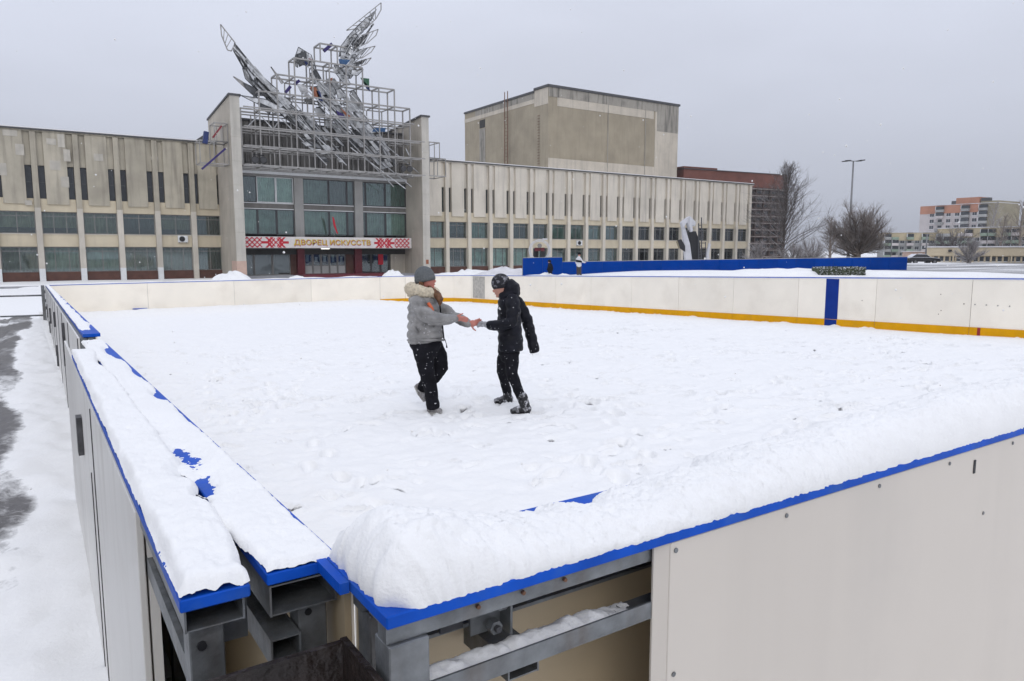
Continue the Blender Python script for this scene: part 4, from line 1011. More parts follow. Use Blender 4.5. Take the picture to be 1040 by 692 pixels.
# head, breast and tail
feather([(303, 48), (316, 56), (320, 68), (306, 66), (298, 62)], 70.2, 'silver')
feather([(300, 56), (310, 52), (312, 64), (304, 68)], 69.9, 'silver_dark')
shards([(300, 54), (306, 48), (318, 58)], [(300, 68), (310, 72), (322, 74)], 14, 69.9, 3, 14)
shards([(312, 66), (322, 100), (352, 136), (388, 172)], [(345, 66), (362, 96), (384, 132), (404, 168)], 66, 70.4, 4, 17)
shards([(300, 84), (318, 118), (340, 150)], [(330, 84), (350, 118), (372, 150)], 34, 70.5, 4, 23)
shards([(285, 110), (300, 140), (330, 165)], [(310, 108), (330, 138), (350, 165)], 30, 70.0, 4, 29)
for pts, m in ((((344, 60), (356, 61), (350, 68), (345, 66)), 'glass_sky'), (((366, 79), (375, 80), (375, 90), (370, 86)), 'glass_green'), (((369, 82), (375, 88), (376, 93), (372, 90)), 'glass_blue'),
               (((315, 88), (321, 89), (326, 100), (320, 100)), 'glass_orange'), (((321, 92), (325, 93), (328, 103), (324, 102)), 'glass_blue'), (((334, 80), (338, 79), (336, 85)), 'glass_orange'),
               (((380, 130), (392, 130), (391, 134), (378, 134)), 'glass_sky'), (((341, 112), (349, 116), (352, 122), (345, 121)), 'glass_violet'), (((346, 110), (356, 118), (354, 122)), 'glass_orange'),
               (((313, 59), (318, 61), (317, 64)), 'glass_red'), (((309, 62), (313, 64), (311, 67)), 'glass_blue')):
    feather(list(pts), 69.5, m, frame=False, thick=.03)
# floodlights hung on the scaffold
def floodlight(px, py, label):
    c = onY(px, py, 69.0); r = thing('floodlight', label, 'floodlight', c)
    bx('bracket', 'black_metal', r, c.x - .5, c.x + .5, 69.0, 69.12, c.z + .35, c.z + .42)
    for s in (-.36, .36):
        k = MB().tube((c.x + s, 69.05, c.z + .05), (c.x + s - .08, 68.6, c.z - .1), .2, .32, 14).build('lamp_housing', 'black_metal', r)
        MB().tube((c.x + s - .081, 68.597, c.z - .101), (c.x + s - .084, 68.58, c.z - .106), .27, .27, 14).build('lens', 'frame_dark', k)
floodlight(263, 162, 'pair of black floodlights on the left of the scaffold')
floodlight(412, 171, 'pair of black floodlights on the scaffold by the right pylon')
# ================================================================== blue hoarding and what stands round it
def hoarding():
    A, B, D_ = onD(531, 279, 57), onD(571, 279, 57), onD(921, 273, 60)
    r = thing('blue_fence', 'long low blue hoarding across the plaza behind the rink', 'fence', ((A.x + D_.x) / 2, (A.y + D_.y) / 2, zg(46, 40)))
    def run(a, b, za, zb, n):
        for k in range(n):
            p, q_ = a.lerp(b, k / n), a.lerp(b, (k + 1) / n); zt0, zt1 = za + (zb - za) * k / n, za + (zb - za) * (k + 1) / n
            d = (q_ - p); d.z = 0; t = d.normalized(); nn = Vector((t.y, -t.x, 0)) * .03; p2, q2 = p + t * .006, q_ - t * .006
            MB().prism([(p2.x, p2.y, zg(p.x, p.y) - .2), (q2.x, q2.y, zg(q_.x, q_.y) - .2), (q2.x, q2.y, zt1), (p2.x, p2.y, zt0)], (-nn.x, -nn.y, 0)).build('panel', 'fence_blue', r)
            MB().prism([(p.x, p.y, zt0 + .003), (q_.x, q_.y, zt1 + .003), (q_.x - nn.x * 2.4, q_.y - nn.y * 2.4, zt1 + .003), (p.x - nn.x * 2.4, p.y - nn.y * 2.4, zt0 + .003)], (0, 0, .04)).build('cap_strip', 'block_grey', r)
            c = p - nn * 2.2; bx('post', 'galvanised', r, c.x - .03, c.x + .03, c.y - .03, c.y + .03, zg(c.x, c.y) - .1, zt0 - .05)
    run(A, B, onD(531, 262.3, 57).z, onD(571, 261.6, 57).z, 2)
    run(B, D_, onD(571, 266.3, 57).z, onD(921, 261.2, 60).z, 18)
hoarding()
def mound(name, label, cx, cy, rx, ry, h, seed, m='snow', rot=0.):
    n, k = 22, 9; V = [(cx, cy, zg(cx, cy) + h * (.9 + .2 * lump(seed, 1)))]; fs = []
    for j in range(1, k + 1):
        t = j / k
        for i in range(n):
            a = 2 * math.pi * i / n; rr = t * (1 + .25 * fbm(math.cos(a) * 1.2 + seed, math.sin(a) * 1.2))
            ux, uy = rr * rx * math.cos(a), rr * ry * math.sin(a); x, y = cx + ux * math.cos(rot) - uy * math.sin(rot), cy + ux * math.sin(rot) + uy * math.cos(rot)
            V.append((x, y, zg(x, y) - .06 + (h + .06) * max(0, (1 - t ** 1.6)) * (1 + .5 * fbm(x * 1.7, y * 1.7, seed))))
    fs += [(0, 1 + i, 1 + (i + 1) % n) for i in range(n)]
    fs += [(1 + j * n + i, 1 + (j + 1) * n + i, 1 + (j + 1) * n + (i + 1) % n, 1 + j * n + (i + 1) % n) for j in range(k - 1) for i in range(n)]
    me = bpy.data.meshes.new(name); me.from_pydata(V, [], fs); me.update()
    return tag(obj(name, me, m, None, True), label, 'snow', kind='stuff')
def mpx(px, D, rx, ry, h, label, seed, m='snow'):
    p = onD(px, 275, D); mound('snow_pile', label, p.x, p.y, rx, ry, h, seed, m, -YAW)
mpx(234, 55, 2.2, 1.4, .95, 'pointed snow heap at the foot of the left pylon', 1.)
mpx(300, 60, 1.6, 1., .55, 'small snow heap in front of the entrance doors', 2.)
mpx(345, 58, 5, 1., .36, 'low bank of snow below the entrance steps', 3.)
mpx(398, 60, 1.5, 1.1, .8, 'snow heap by the right end of the entrance', 4.)
mpx(470, 62, 4.5, 1.6, .4, 'long snow bank in front of the right wing', 5.)
mpx(512, 60, 3.2, 1.5, .6, 'snow bank beside the end of the blue hoarding', 6., 'snow_dirty')
mpx(555, 54, 2.6, 1., .45, 'snow heap round the crouching person', 7.)
mpx(640, 50, 12, 1.6, .25, 'low snow bank along the foot of the blue hoarding', 8.)
mpx(800, 49, 12, 2.4, .35, 'long snow bank behind the right boards', 9.)
mpx(905, 40, 5, 1.4, .30, 'snow ridge right of the clipped hedge', 10.)
mpx(968, 38, 2.2, 1., .3, 'small snow ridge beside the road at the right', 11.)
mpx(20, 52, 7, 1.2, .16, 'thin snow bank by the left wing', 12.)
# kerb in front of the left wing
struct(bx('kerb', 'step_grey', None, -40, 16, 61.5, 61.8, -1.1, -.80))
struct(bx('path', 'step_grey', None, -40, 16, 61.85, 63.5, -1.1, -.865))
# clipped hedge block
def hedge():
    a, b = onD(832, 277, 47), onD(879, 277, 47); r = thing('hedge', 'low clipped hedge block dusted with snow behind the right boards', 'hedge', ((a.x + b.x) / 2, (a.y + b.y) / 2, zg(a.x, a.y)))
    t = (b - a).normalized(); nn = Vector((-t.y, t.x, 0)); rr = random.Random(4)
    zt = onD(850, 271.2, 47).z
    core = MB(); z0 = zg(a.x, a.y) - .1
    core.prism([a + Vector((0, 0, z0 - a.z)), b + Vector((0, 0, z0 - b.z)), b + nn * 1.2 + Vector((0, 0, z0 - b.z)), a + nn * 1.2 + Vector((0, 0, z0 - a.z))], (0, 0, zt - z0 - .1)).build('twig_core', 'hedge', r)
    lf = MB()
    for k in range(2600):
        u, v, w = rr.random(), rr.random(), rr.random()
        p = a.lerp(b, u) + nn * (v * 1.2 if w > .35 else -.04 + rr.uniform(-.05, .05)); p.z = (zt - .1 + rr.uniform(-.02, .08)) if w > .35 else z0 + (zt - z0) * rr.random()
        d1 = Vector((rr.gauss(0, 1), rr.gauss(0, 1), rr.gauss(0, 1))).normalized() * .07; d2 = Vector((rr.gauss(0, 1), rr.gauss(0, 1), rr.gauss(0, 1))).normalized() * .06
        lf.add([p - d1, p + d2, p + d1], [(0, 1, 2)])
    lf.build('foliage', 'hedge', r)
hedge()
# street lamp
def lamp():
    b = onD(861, 268, 92); r = thing('street_lamp', 'tall grey street lamp with four flat heads above the round tree', 'street lamp', b)
    zt = onD(864, 163.5, 92).z; x, y = b.x, b.y; z0 = zg(x, y)
    MB().tube((x, y, z0), (x, y, zt), .17, .09, 10).build('pole', 'lamp_grey', r, True)
    MB().tube((x, y, z0), (x, y, z0 + .9), .24, .22, 10).build('base', 'lamp_grey', r, True)
    for s in (-1, 1):
        for w in (-.25, .25):
            c = Vector((x, y, zt)) + RT * (s * .55) + NH * w * 1.6
            bar_ = MB().beam((x, y, zt - .05), c, .06).build('arm', 'lamp_grey', r)
            MB().beam(c, c + RT * (s * .65) + Vector((0, 0, .04 * s)), .3, .1).build('lamp_head', 'black_metal', r)
lamp()
# ------------------------------------------------------------------ trees
def limb(b, pts, r0, r1, n=4):
    m = len(pts) - 1
    for i in range(m): b.tube(pts[i], pts[i + 1], r0 + (r1 - r0) * i / m, r0 + (r1 - r0) * (i + 1) / m, n, caps=False)
def bend(r, p, d, L, n, wob, lift=0.):
    pts = [p.copy()]; d = d.normalized()
    for i in range(n):
        d = (d + Vector((r.gauss(0, wob), r.gauss(0, wob), r.gauss(0, wob) + lift))).normalized(); pts.append(pts[-1] + d * (L / n))
    return pts, d
def tree(label, base, H, style, seed, m='bark', group=None, density=1., spread=1.):
    r = random.Random(seed); z0 = zg(base.x, base.y); p0 = Vector((base.x, base.y, z0 - .1))
    t = thing('tree', label, 'tree', (base.x, base.y, z0), group)
    tb, cb = MB(), MB()
    def twigs(pts, L, k, rad, lift):
        for _ in range(k):
            i = r.randint(0, len(pts) - 2); q = pts[i].lerp(pts[i + 1], r.random()); d0 = (pts[i + 1] - pts[i]).normalized()
            d = (d0 + Vector((r.gauss(0, .55), r.gauss(0, .55), r.gauss(0, .35) + lift))).normalized()
            tp, _d = bend(r, q, d, L * r.uniform(.5, 1.1), 3, .13, lift * .2); limb(cb, tp, rad, rad * .45, 3)
            for _2 in range(3):
                i2 = r.randint(0, 2); q2 = tp[i2].lerp(tp[i2 + 1], r.random()); d2 = ((tp[i2 + 1] - tp[i2]).normalized() + Vector((r.gauss(0, .5), r.gauss(0, .5), r.gauss(0, .4) + lift * .5))).normalized()
                e = q2 + d2 * L * r.uniform(.25, .6); cb.tube(q2, e, rad * .6, rad * .35, 3, caps=False)
    if style == 'poplar':
        pts, _ = bend(r, p0, Vector((.0, 0, 1)), H, 10, .025); limb(tb, pts, .26, .03, 8)
        for k in range(int(62 * density)):
            f = .12 + .86 * (k / (62 * density)); i = min(9, int(f * 10)); q = pts[i].lerp(pts[i + 1], f * 10 - i); a = k * 2.4 + r.uniform(-.4, .4)
            L = H * (.46 * (1 - f) ** .85 + .05) * r.uniform(.7, 1.15) * spread
            lp, _d = bend(r, q, Vector((math.cos(a), math.sin(a), .8 + f * 1.0)), L, 5, .12, .02); limb(tb, lp, .075 * (1 - f * .7), .016, 5)
            twigs(lp, L * .42, int(13 * density), .017, .25)
    else:
        pts, _ = bend(r, p0, Vector((0, 0, 1)), H * .22, 3, .04); limb(tb, pts, .34, .28, 8)
        top = pts[-1]
        for k in range(int(34 * density)):
            a = k * 2.4; inc = (1.5 * r.random() ** .8) if style == 'round' else r.uniform(.1, .7)
            d = Vector((math.cos(a) * math.sin(inc), math.sin(a) * math.sin(inc), math.cos(inc)))
            L = H * .8 * r.uniform(.8, 1.0) * (1 - .2 * inc) * spread
            lp, _d = bend(r, top - Vector((0, 0, r.uniform(0, H * .1))), d, L, 7, .085, .03); limb(tb, lp, .13, .015, 5)
            twigs(lp[2:], L * .26, int(36 * density), .013, .25)
            for _k in range(4):
                i = r.randint(1, 5); sp, _d2 = bend(r, lp[i], (lp[i + 1] - lp[i]).normalized() + Vector((r.gauss(0, .4), r.gauss(0, .4), r.gauss(0, .3))), L * .45, 4, .1, .05)
                limb(tb, sp, .06, .012, 4); twigs(sp, L * .2, int(16 * density), .013, .2)
    tb.build('trunk', m, t, True); cb.build('crown', m, t, True)
    return t
tree('tall slender bare tree beside the brown brick block', onD(795, 265, 104), 14.4, 'poplar', 3, 'bark', density=1.2, spread=1.15)
tree('bare round-crowned tree with the lamp pole rising behind it', onD(872, 265, 84), 7.2, 'round', 8, 'bark_brown', density=1.1)
tree('small frosty tree between the tall tree and the round tree', onD(824, 262, 110), 5.2, 'round', 12, 'bark_frost', density=.7)
tree('low frosty shrub tree in front of the brick block', onD(772, 262, 100), 4.2, 'round', 15, 'bark_frost', density=.6)
tree('frosty shrub tree at the foot of the tall slender tree', onD(806, 262, 98), 3.6, 'round', 16, 'bark_frost', density=.6)
tree('thin bare tree left of the round tree', onD(843, 262, 120), 7.5, 'poplar', 17, 'bark_brown', density=.6)
tree('white frosted small tree before the low beige building', onD(984, 268, 104), 3.9, 'round', 18, 'bark_frost', density=.6)
tree('dark bare tree in front of the green balcony block', onD(965, 262, 135), 7.6, 'round', 19, 'bark', density=.6)
tree('bare tree in front of the pale block behind the orange-topped block', onD(1014, 262, 170), 10, 'poplar', 20, 'bark_brown', density=.6, spread=1.2)
tree('tall bare tree at the right edge of the view', onD(1034, 262, 165), 13, 'poplar', 22, 'bark_brown', density=.6, spread=1.2)
tree('bare birch-like tree right of the orange-topped block', onD(1003, 262, 180), 13.5, 'poplar', 23, 'bark_frost', density=.6, spread=1.1)
# ------------------------------------------------------------------ far buildings
def slabframe(pxa, Da, pxb, Db):
    a, b = onD(pxa, 255, Da), onD(pxb, 255, Db); a.z = b.z = 0; t = (b - a); L = t.length; t.normalize(); n = Vector((-t.y, t.x, 0))
    if n.dot(NH) < 0: n = -n
    return a, t, n, L
def qbox(a, t, n, u0, u1, d0, d1, z0, z1):
    P0 = lambda u, d, z: a + t * u + n * d + Vector((0, 0, z))
    return MB().add([P0(u0, d0, z0), P0(u1, d0, z0), P0(u1, d1, z0), P0(u0, d1, z0), P0(u0, d0, z1), P0(u1, d0, z1), P0(u1, d1, z1), P0(u0, d1, z1)],
                    [(0, 3, 2, 1), (4, 5, 6, 7), (0, 1, 5, 4), (1, 2, 6, 5), (2, 3, 7, 6), (3, 0, 4, 7)])
def zpx(py, D, px=800): return onD(px, py, D).z
# brown brick block
def brick_block():
    a, t, n, L = slabframe(690, 138, 794, 150)
    r = thing('brick_block', 'dark brown brick block with a grid of snowy ledges behind the palace', 'building', a)
    zt = zpx(173, 140, 700); zb = zpx(188, 140, 760); z0 = -.6
    qbox(a, t, n, 0, L, 0, 18, z0, zb).build('wall', 'brick_dark', r)
    qbox(a, t, n, 0, L, -.6, 18, zb + .01, zt).build('upper_wall', 'brick_top', r)
    qbox(a, t, n, L * .05, L * .36, 1, 12, zt + .01, zt + .7).build('roof_house', 'brick_top', r)
    qbox(a, t, n, -.2, L + .2, -.8, 18.2, zt + .005, zt + .12).build('roof_edge', 'cap_dark', r)
    nr, nc = 11, 13; dzz = (zb - z0) / nr; du = L / nc
    led = qbox(Vector((0, 0, 0)), t, n, .08, du - .08, -.75, 0, 0, .14).mesh('ledge'); led.materials.append(MATS['ledge'])
    win = qbox(Vector((0, 0, 0)), t, n, .25, du - .25, -.04, .02, .25, dzz - .55).mesh('window'); win.materials.append(MATS['pane_far'])
    fn = qbox(Vector((0, 0, 0)), t, n, -.1, .1, -.6, 0, 0, zb - z0).mesh('fin'); fn.materials.append(MATS['brick_dark'])
    for i in range(nc + 1): place('fin', fn, a + t * (du * i) + Vector((0, 0, z0)), r)
    for i in range(nc):
        for j in range(nr):
            w = place('window', win, a + t * (du * i) + Vector((0, 0, z0 + dzz * j)), r)
            place('ledge', led, a + t * (du * i) + Vector((0, 0, z0 + dzz * (j + 1) - .3)), r)
brick_block()
def far_block(name, label, pxa, Da, pxb, Db, ytop, floors, cols, wall, top=None, balc=(), balcm='block_green', depth=14, z0=-.5, fh=None, seed=1, solid=None):
    a, t, n, L = slabframe(pxa, Da, pxb, Db); zt = zpx(ytop, (Da + Db) / 2, (pxa + pxb) / 2); r = thing(name, label, 'building', a)
    fh = fh or (zt - z0 - .6) / floors; rr = random.Random(seed)
    qbox(a, t, n, 0, L, 0, depth, z0, zt - (fh * 1.3 if top else .3)).build('wall', wall, r)
    qbox(a, t, n, -.05, L + .05, -.05, depth + .05, zt - (fh * 1.3 if top else .3) + .01, zt).build('upper_wall', top or 'block_cream', r)
    qbox(a, t, n, -.2, L + .2, -.2, depth + .2, zt + .005, zt + .2).build('roof_edge', 'snow_dirty', r)
    du = L / cols
    win = qbox(Vector((0, 0, 0)), t, n, du * .26, du * .74, -.03, .03, fh * .28, fh * .80).mesh('window'); win.materials.append(MATS['pane_far'])
    frm = qbox(Vector((0, 0, 0)), t, n, du * .22, du * .78, -.045, .01, fh * .22, fh * .28).mesh('sill'); frm.materials.append(MATS['frame_white'])
    mul = qbox(Vector((0, 0, 0)), t, n, du * .49, du * .51, -.04, .0, fh * .28, fh * .80).mesh('mullion'); mul.materials.append(MATS['frame_white'])
    bal = {}
    for m in (balcm, 'block_white', 'block_grey'):
        bal[m] = qbox(Vector((0, 0, 0)), t, n, du * .04, du * .96, -1.1, -.001, -.1, fh * .36).mesh('balcony'); bal[m].materials.append(MATS[m])
    gl = qbox(Vector((0, 0, 0)), t, n, du * .06, du * .94, -1.05, -.05, fh * .37, fh * .86).mesh('balcony_glazing'); gl.materials.append(MATS['pane_far'])
    post_ = qbox(Vector((0, 0, 0)), t, n, du * .04, du * .09, -1.1, -.02, fh * .36, fh * .9).mesh('balcony_post'); post_.materials.append(MATS['frame_white'])
    for i in range(cols):
        for j in range(floors):
            o = a + t * (du * i) + Vector((0, 0, z0 + .5 + fh * j))
            if o.z + fh > zt + .3: continue
            if solid and i in solid: continue
            if i in balc:
                place('balcony', bal[rr.choice((balcm, balcm, 'block_white', 'block_grey'))], o, r)
                if rr.random() < .75: place('balcony_glazing', gl, o, r); place('balcony_post', post_, o, r)
                else: place('window', win, o, r)
            else:
                place('window', win, o, r); place('sill', frm, o, r); place('mullion', mul, o, r)
    return r, a, t, n, L, zt
R_, a, t, n, L, zt = far_block('apartment_block', 'tall apartment block with an orange top storey and loggias, far right', 932, 285, 1010, 262, 208, 8, 9, 'block_white', 'block_orange', balc=(2, 5, 7), balcm='block_grey', depth=16, seed=2, solid=(0, 8))
qbox(a, t, n, L * .42, L * .72, 3, 9, zt + .2, zt + 2.6).build('lift_house', 'block_orange', R_)
qbox(a, t, n, L * .36, L * .42, 3, 5, zt + .2, zt + 1.6).build('vent_stack', 'cap_dark', R_); qbox(a, t, n, L * .74, L * .84, 3, 5, zt + .2, zt + 2.2).build('vent_stack', 'cap_dark', R_)
qbox(a, t, n, L * .79, L + .1, -.1, 16.1, 2, zt + .8).build('end_bay', 'block_olive', R_)
far_block('apartment_block', 'four-storey block with green and white balconies behind the round tree', 897, 190, 950, 186, 236.5, 4, 7, 'block_grey', 'block_cream', balc=(0, 1, 3, 5), depth=12, seed=4)
far_block('apartment_block', 'long cream and green balcony block below the orange-topped block', 951, 184, 1052, 168, 231.5, 4, 13, 'block_grey', 'block_cream', balc=(0, 1, 3, 4, 6, 7, 9, 10, 12), depth=12, seed=6)
far_block('apartment_block', 'slim dark tower block at the right edge of the view', 1035, 200, 1050, 198, 212, 8, 2, 'block_olive', 'block_olive', depth=12, seed=9)
def low_building():
    a, t, n, L = slabframe(941, 128, 1052, 118); r = thing('low_building', 'long low beige building with a row of dark windows', 'building', a)
    z0, zt = -.6, zpx(251.5, 123, 990); zm = zpx(260, 123, 990)
    qbox(a, t, n, 0, L, 0, 10, z0, zt).build('wall', 'low_beige', r)
    qbox(a, t, n, -.3, L + .3, -.5, 10.3, zt + .005, zt + .22).build('roof_edge', 'snow_dirty', r)
    qbox(a, t, n, 0, L, -.35, -.001, zm, zt - .01).build('fascia', 'low_beige', r)
    nw = 17
    for k in range(nw):
        u = L * (.08 + .92 * k / nw)
        w = qbox(a, t, n, u, u + .62 * L / nw, -.03, .02, z0 + .55, zm - .12).build('window', 'pane_far', r)
        qbox(a, t, n, u, u + .62 * L / nw, -.06, -.031, z0 + .45, z0 + .55).build('sill', 'frame_white', w)
    for u in (.05, .27, .45, .62, .8): qbox(a, t, n, L * u - .1, L * u + .1, -.6, -.36, z0, zm - .01).build('pillar', 'low_beige', r)
    c = qbox(a, t, n, L * .22, L * .25, -.7, -.36, zt - .75, zt - .35).build('camera_box', 'black_metal', r)
low_building()
# small pink kiosk left of it
k_ = onD(930, 262, 140); kio = thing('kiosk', 'small pink flat-roofed kiosk left of the low beige building', 'kiosk', k_)
a, t, n, L = slabframe(921, 138, 941, 137)
qbox(a, t, n, 0, L, 0, 4, -.6, zpx(256, 138, 930)).build('wall', 'pink_patch', kio); qbox(a, t, n, -.2, L + .2, -.3, 4.2, zpx(256, 138, 930) + .01, zpx(255, 138, 930)).build('roof', 'snow_dirty', kio)
qbox(a, t, n, L * .6, L * .8, -.03, -.001, -.5, 1.2).build('door', 'frame_white', kio)
# poles
def pole(px, D, ytop, label):
    b = onD(px, 262, D); r = thing('utility_pole', label, 'pole', (b.x, b.y, zg(b.x, b.y)))
    z1 = onD(px, ytop, D).z
    MB().tube((b.x, b.y, zg(b.x, b.y)), (b.x, b.y, z1), .14, .09, 8).build('shaft', 'lamp_grey', r, True)
    MB().beam(Vector((b.x, b.y, z1)) - RT * .3, Vector((b.x, b.y, z1)) + RT * .9, .09).build('arm', 'lamp_grey', r)
pole(940, 112, 238, 'thin grey pole in front of the green balcony block')
# parked car under snow
def car():
    c = onD(936, 268, 108); ang = math.atan2(RT.y, RT.x); r = thing('parked_car', 'black parked car under snow beyond the end of the blue hoarding', 'car', (c.x, c.y, zg(c.x, c.y)))
    z0 = zg(c.x, c.y); M = Matrix.Translation((c.x, c.y, z0)) @ Matrix.Rotation(ang, 4, 'Z')
    def body(prof, w0, name, m, inset=0):
        V = []
        for s in (-1, 1):
            for x, z, k in prof: V.append(M @ Vector((x, s * (w0 - k), z)))
        nn = len(prof); return MB().add(V, [tuple(range(nn))[::-1], tuple(range(nn, 2 * nn))] + [(i, (i + 1) % nn, nn + (i + 1) % nn, nn + i) for i in range(nn)]).build(name, m, r, bevel=.04)
    body([(-2.3, .35, .05), (2.3, .35, .05), (2.35, .62, .05), (2.1, .85, .06), (1.0, .98, .05), (-1.9, 1.0, .05), (-2.3, .9, .05)], .88, 'body', 'car_paint')
    body([(.95, .98, .1), (.25, 1.45, .2), (-1.2, 1.48, .2), (-2.0, 1.0, .1)], .88, 'cabin', 'car_paint')
    for s in (-1, 1): body([(.7, 1.02, .12), (.2, 1.38, .19), (-1.1, 1.4, .19), (-1.6, 1.03, .12)], .885, 'side_window', 'pane_far') if s == 1 else None
    for x in (-1.4, 1.4):
        for s in (-.8, .8):
            p = M @ Vector((x, s - .1, .33)); q_ = M @ Vector((x, s + .1, .33))
            w = MB().tube(p, q_, .33, n=16).build('wheel', 'rubber', r)
            MB().tube(p.lerp(q_, -.02), p.lerp(q_, 1.02), .19, n=12).build('rim', 'lamp_grey', w)
car()
# ------------------------------------------------------------------ stele and photo ring in front of the right wing
def stele():
    D = 66; b = onD(702, 268, D); r = thing('stele', 'white and black monument wrapped in sheeting with a ladder frame', 'monument', (b.x, b.y, zg(b.x, b.y)))
    Q = lambda px, py, o=0.: onD(px, py, D + o)
    def plate(pts, m, th=.5, o=0., name='slab'): return MB().prism([Q(*p, o) for p in pts], NH * th).build(name, m, r, bevel=.03)
    plate([(697, 272), (704, 272), (701, 248), (695, 228), (693, 226), (694, 240)], 'statue_white', .6, 0, 'white_blade')
    plate([(704, 272), (712, 272), (711, 247), (707, 235), (700, 235), (701, 246)], 'statue_black', .5, .1, 'black_core')
    plate([(692, 226), (697, 222), (701, 219.5), (707, 226), (706, 230), (703, 229), (701, 234), (698, 226), (694, 232)], 'statue_white', .8, -.3, 'sheeting')
    plate([(701, 219.5), (703, 226), (704, 235), (702, 236), (700, 228)], 'statue_white', .7, -.5, 'sheeting')
    plate([(688, 244), (692, 243), (696, 250), (696, 256), (690, 252)], 'statue_black', .2, -.2, 'dark_panel')
    plate([(687, 246), (688, 244), (690.5, 252), (689.5, 253)], 'block_olive', .15, -.25, 'yellow_edge')
    for px in (709.5, 712.5): MB().tube(Q(px, 272, -.3), Q(px, 221 if px > 711 else 227, -.3), .05).build('ladder_post', 'steel_dark', r)
    for k in range(14): MB().tube(Q(709.5, 229 + k * 3, -.3), Q(712.5, 229 + k * 3, -.3), .035, n=6).build('ladder_rung', 'steel_dark', r)
    for py in (247, 252, 258): MB().tube(Q(712, py, -.3), Q(717, py, -.3), .04, n=6).build('frame_rail', 'steel_dark', r)
    MB().tube(Q(716.5, 246, -.3), Q(716.5, 272, -.3), .04, n=6).build('frame_rail', 'steel_dark', r)
    plate([(716, 272), (722, 272), (720, 258), (722, 248), (720, 247), (718, 256)], 'statue_white', .3, .2, 'white_figure')
stele()
def ring():
    D = 66; c = onD(548, 254.5, D); r = thing('photo_ring', 'round metal photo ring with lights standing before the right wing', 'decoration', (c.x, c.y, zg(c.x, c.y)))
    R0 = 10.3 / F * D * 1.02
    for rad, w in ((R0, .05), (R0 * .86, .035)):
        b = MB(); pts = [c + RT * (rad * math.cos(k * math.pi / 20)) + Vector((0, 0, rad * math.sin(k * math.pi / 20))) for k in range(41)]
        limb(b, pts, w, w, 6); b.build('hoop', 'statue_white', r, True)
    for k in range(20):
        a_ = k * math.pi / 10; MB().beam(c + RT * (R0 * .86 * math.cos(a_)) + Vector((0, 0, R0 * .86 * math.sin(a_))), c + RT * (R0 * math.cos(a_)) + Vector((0, 0, R0 * math.sin(a_))), .04).build('spoke', 'statue_white', r)
    e = c + Vector((0, 0, R0 * .45)); MB().tube(e, e - NH * .1, .2, n=16).build('emblem', 'frame_grey', r)
    e = onD(553.5, 243, D); MB().beam(e - RT * .22, e + RT * .22, .16, .12).build('lamp_head', 'statue_white', r)
    for px in (544, 551): q_ = onD(px, 261, D + .6); MB().beam(Vector((q_.x, q_.y, zg(q_.x, q_.y))), q_ + Vector((0, 0, .7)), .5, .08).build('dark_board', 'statue_black', r)
    q_ = onD(548, 253.5, D + .5); MB().beam(q_ - RT * .45, q_ + RT * .45, .1, .32).build('red_plate', 'maroon', r)
    for s in (-.9, .9): p = c + RT * (s * R0 * .6); MB().beam(Vector((p.x, p.y, zg(p.x, p.y))), p - Vector((0, 0, R0 * .75)), .08).build('stand', 'galvanised', r)
ring()
# ================================================================== people
def ring_loft(b, pts, radii, side, n=14, ck=.75):
    """closed tube with elliptical rings: radii (in the picture plane, towards the viewer)"""
    m = len(pts); rings = []; pts = [Vector(p) for p in pts]
    T = [(pts[min(m - 1, i + 1)] - pts[max(0, i - 1)]).normalized() for i in range(m)]
    seq = []
    rd = [(r, r) if isinstance(r, (int, float)) else r for r in radii]
    def cap(i, sgn):
        out = []
        for a in (80, 55, 28): 
            c, s = math.cos(math.radians(a)), math.sin(math.radians(a)); rr = min(rd[i]) * ck
            out.append((pts[i] + T[i] * sgn * rr * s, T[i], (rd[i][0] * c, rd[i][1] * c)))
        return out
    seq = cap(0, -1) + [(pts[i], T[i], rd[i]) for i in range(m)] + cap(m - 1, 1)[::-1]
    k0 = len(b.v); V, fs = [], []
    for p, t, (ra, rb) in seq:
        sd_ = (side - t * side.dot(t)); sd_ = sd_.normalized() if sd_.length > .05 else t.orthogonal().normalized(); ot = t.cross(sd_)
        for i in range(n):
            a = 2 * math.pi * i / n; V.append(p + ot * (ra * math.cos(a)) + sd_ * (rb * math.sin(a)))
    q = len(seq)
    fs = [(j * n + i, j * n + (i + 1) % n, (j + 1) * n + (i + 1) % n, (j + 1) * n + i) for j in range(q - 1) for i in range(n)]
    fs += [tuple(range(n))[::-1], tuple(range((q - 1) * n, q * n))]
    b.add(V, fs)
def ellipsoid(b, c, ax, n=14):
    V, fs = [], []; c = Vector(c); m = 9
    for j in range(1, m):
        th = math.pi * j / m
        for i in range(n):
            a = 2 * math.pi * i / n; V.append(c + ax[0] * (math.sin(th) * math.cos(a)) + ax[1] * (math.sin(th) * math.sin(a)) + ax[2] * math.cos(th))
    k = len(V); V += [c + ax[2], c - ax[2]]
    fs = [(j * n + i, (j + 1) * n + i, (j + 1) * n + (i + 1) % n, j * n + (i + 1) % n) for j in range(m - 2) for i in range(n)]
    fs += [(k, i, (i + 1) % n) for i in range(n)] + [(k + 1, (m - 2) * n + (i + 1) % n, (m - 2) * n + i) for i in range(n)]
    b.add(V, fs)
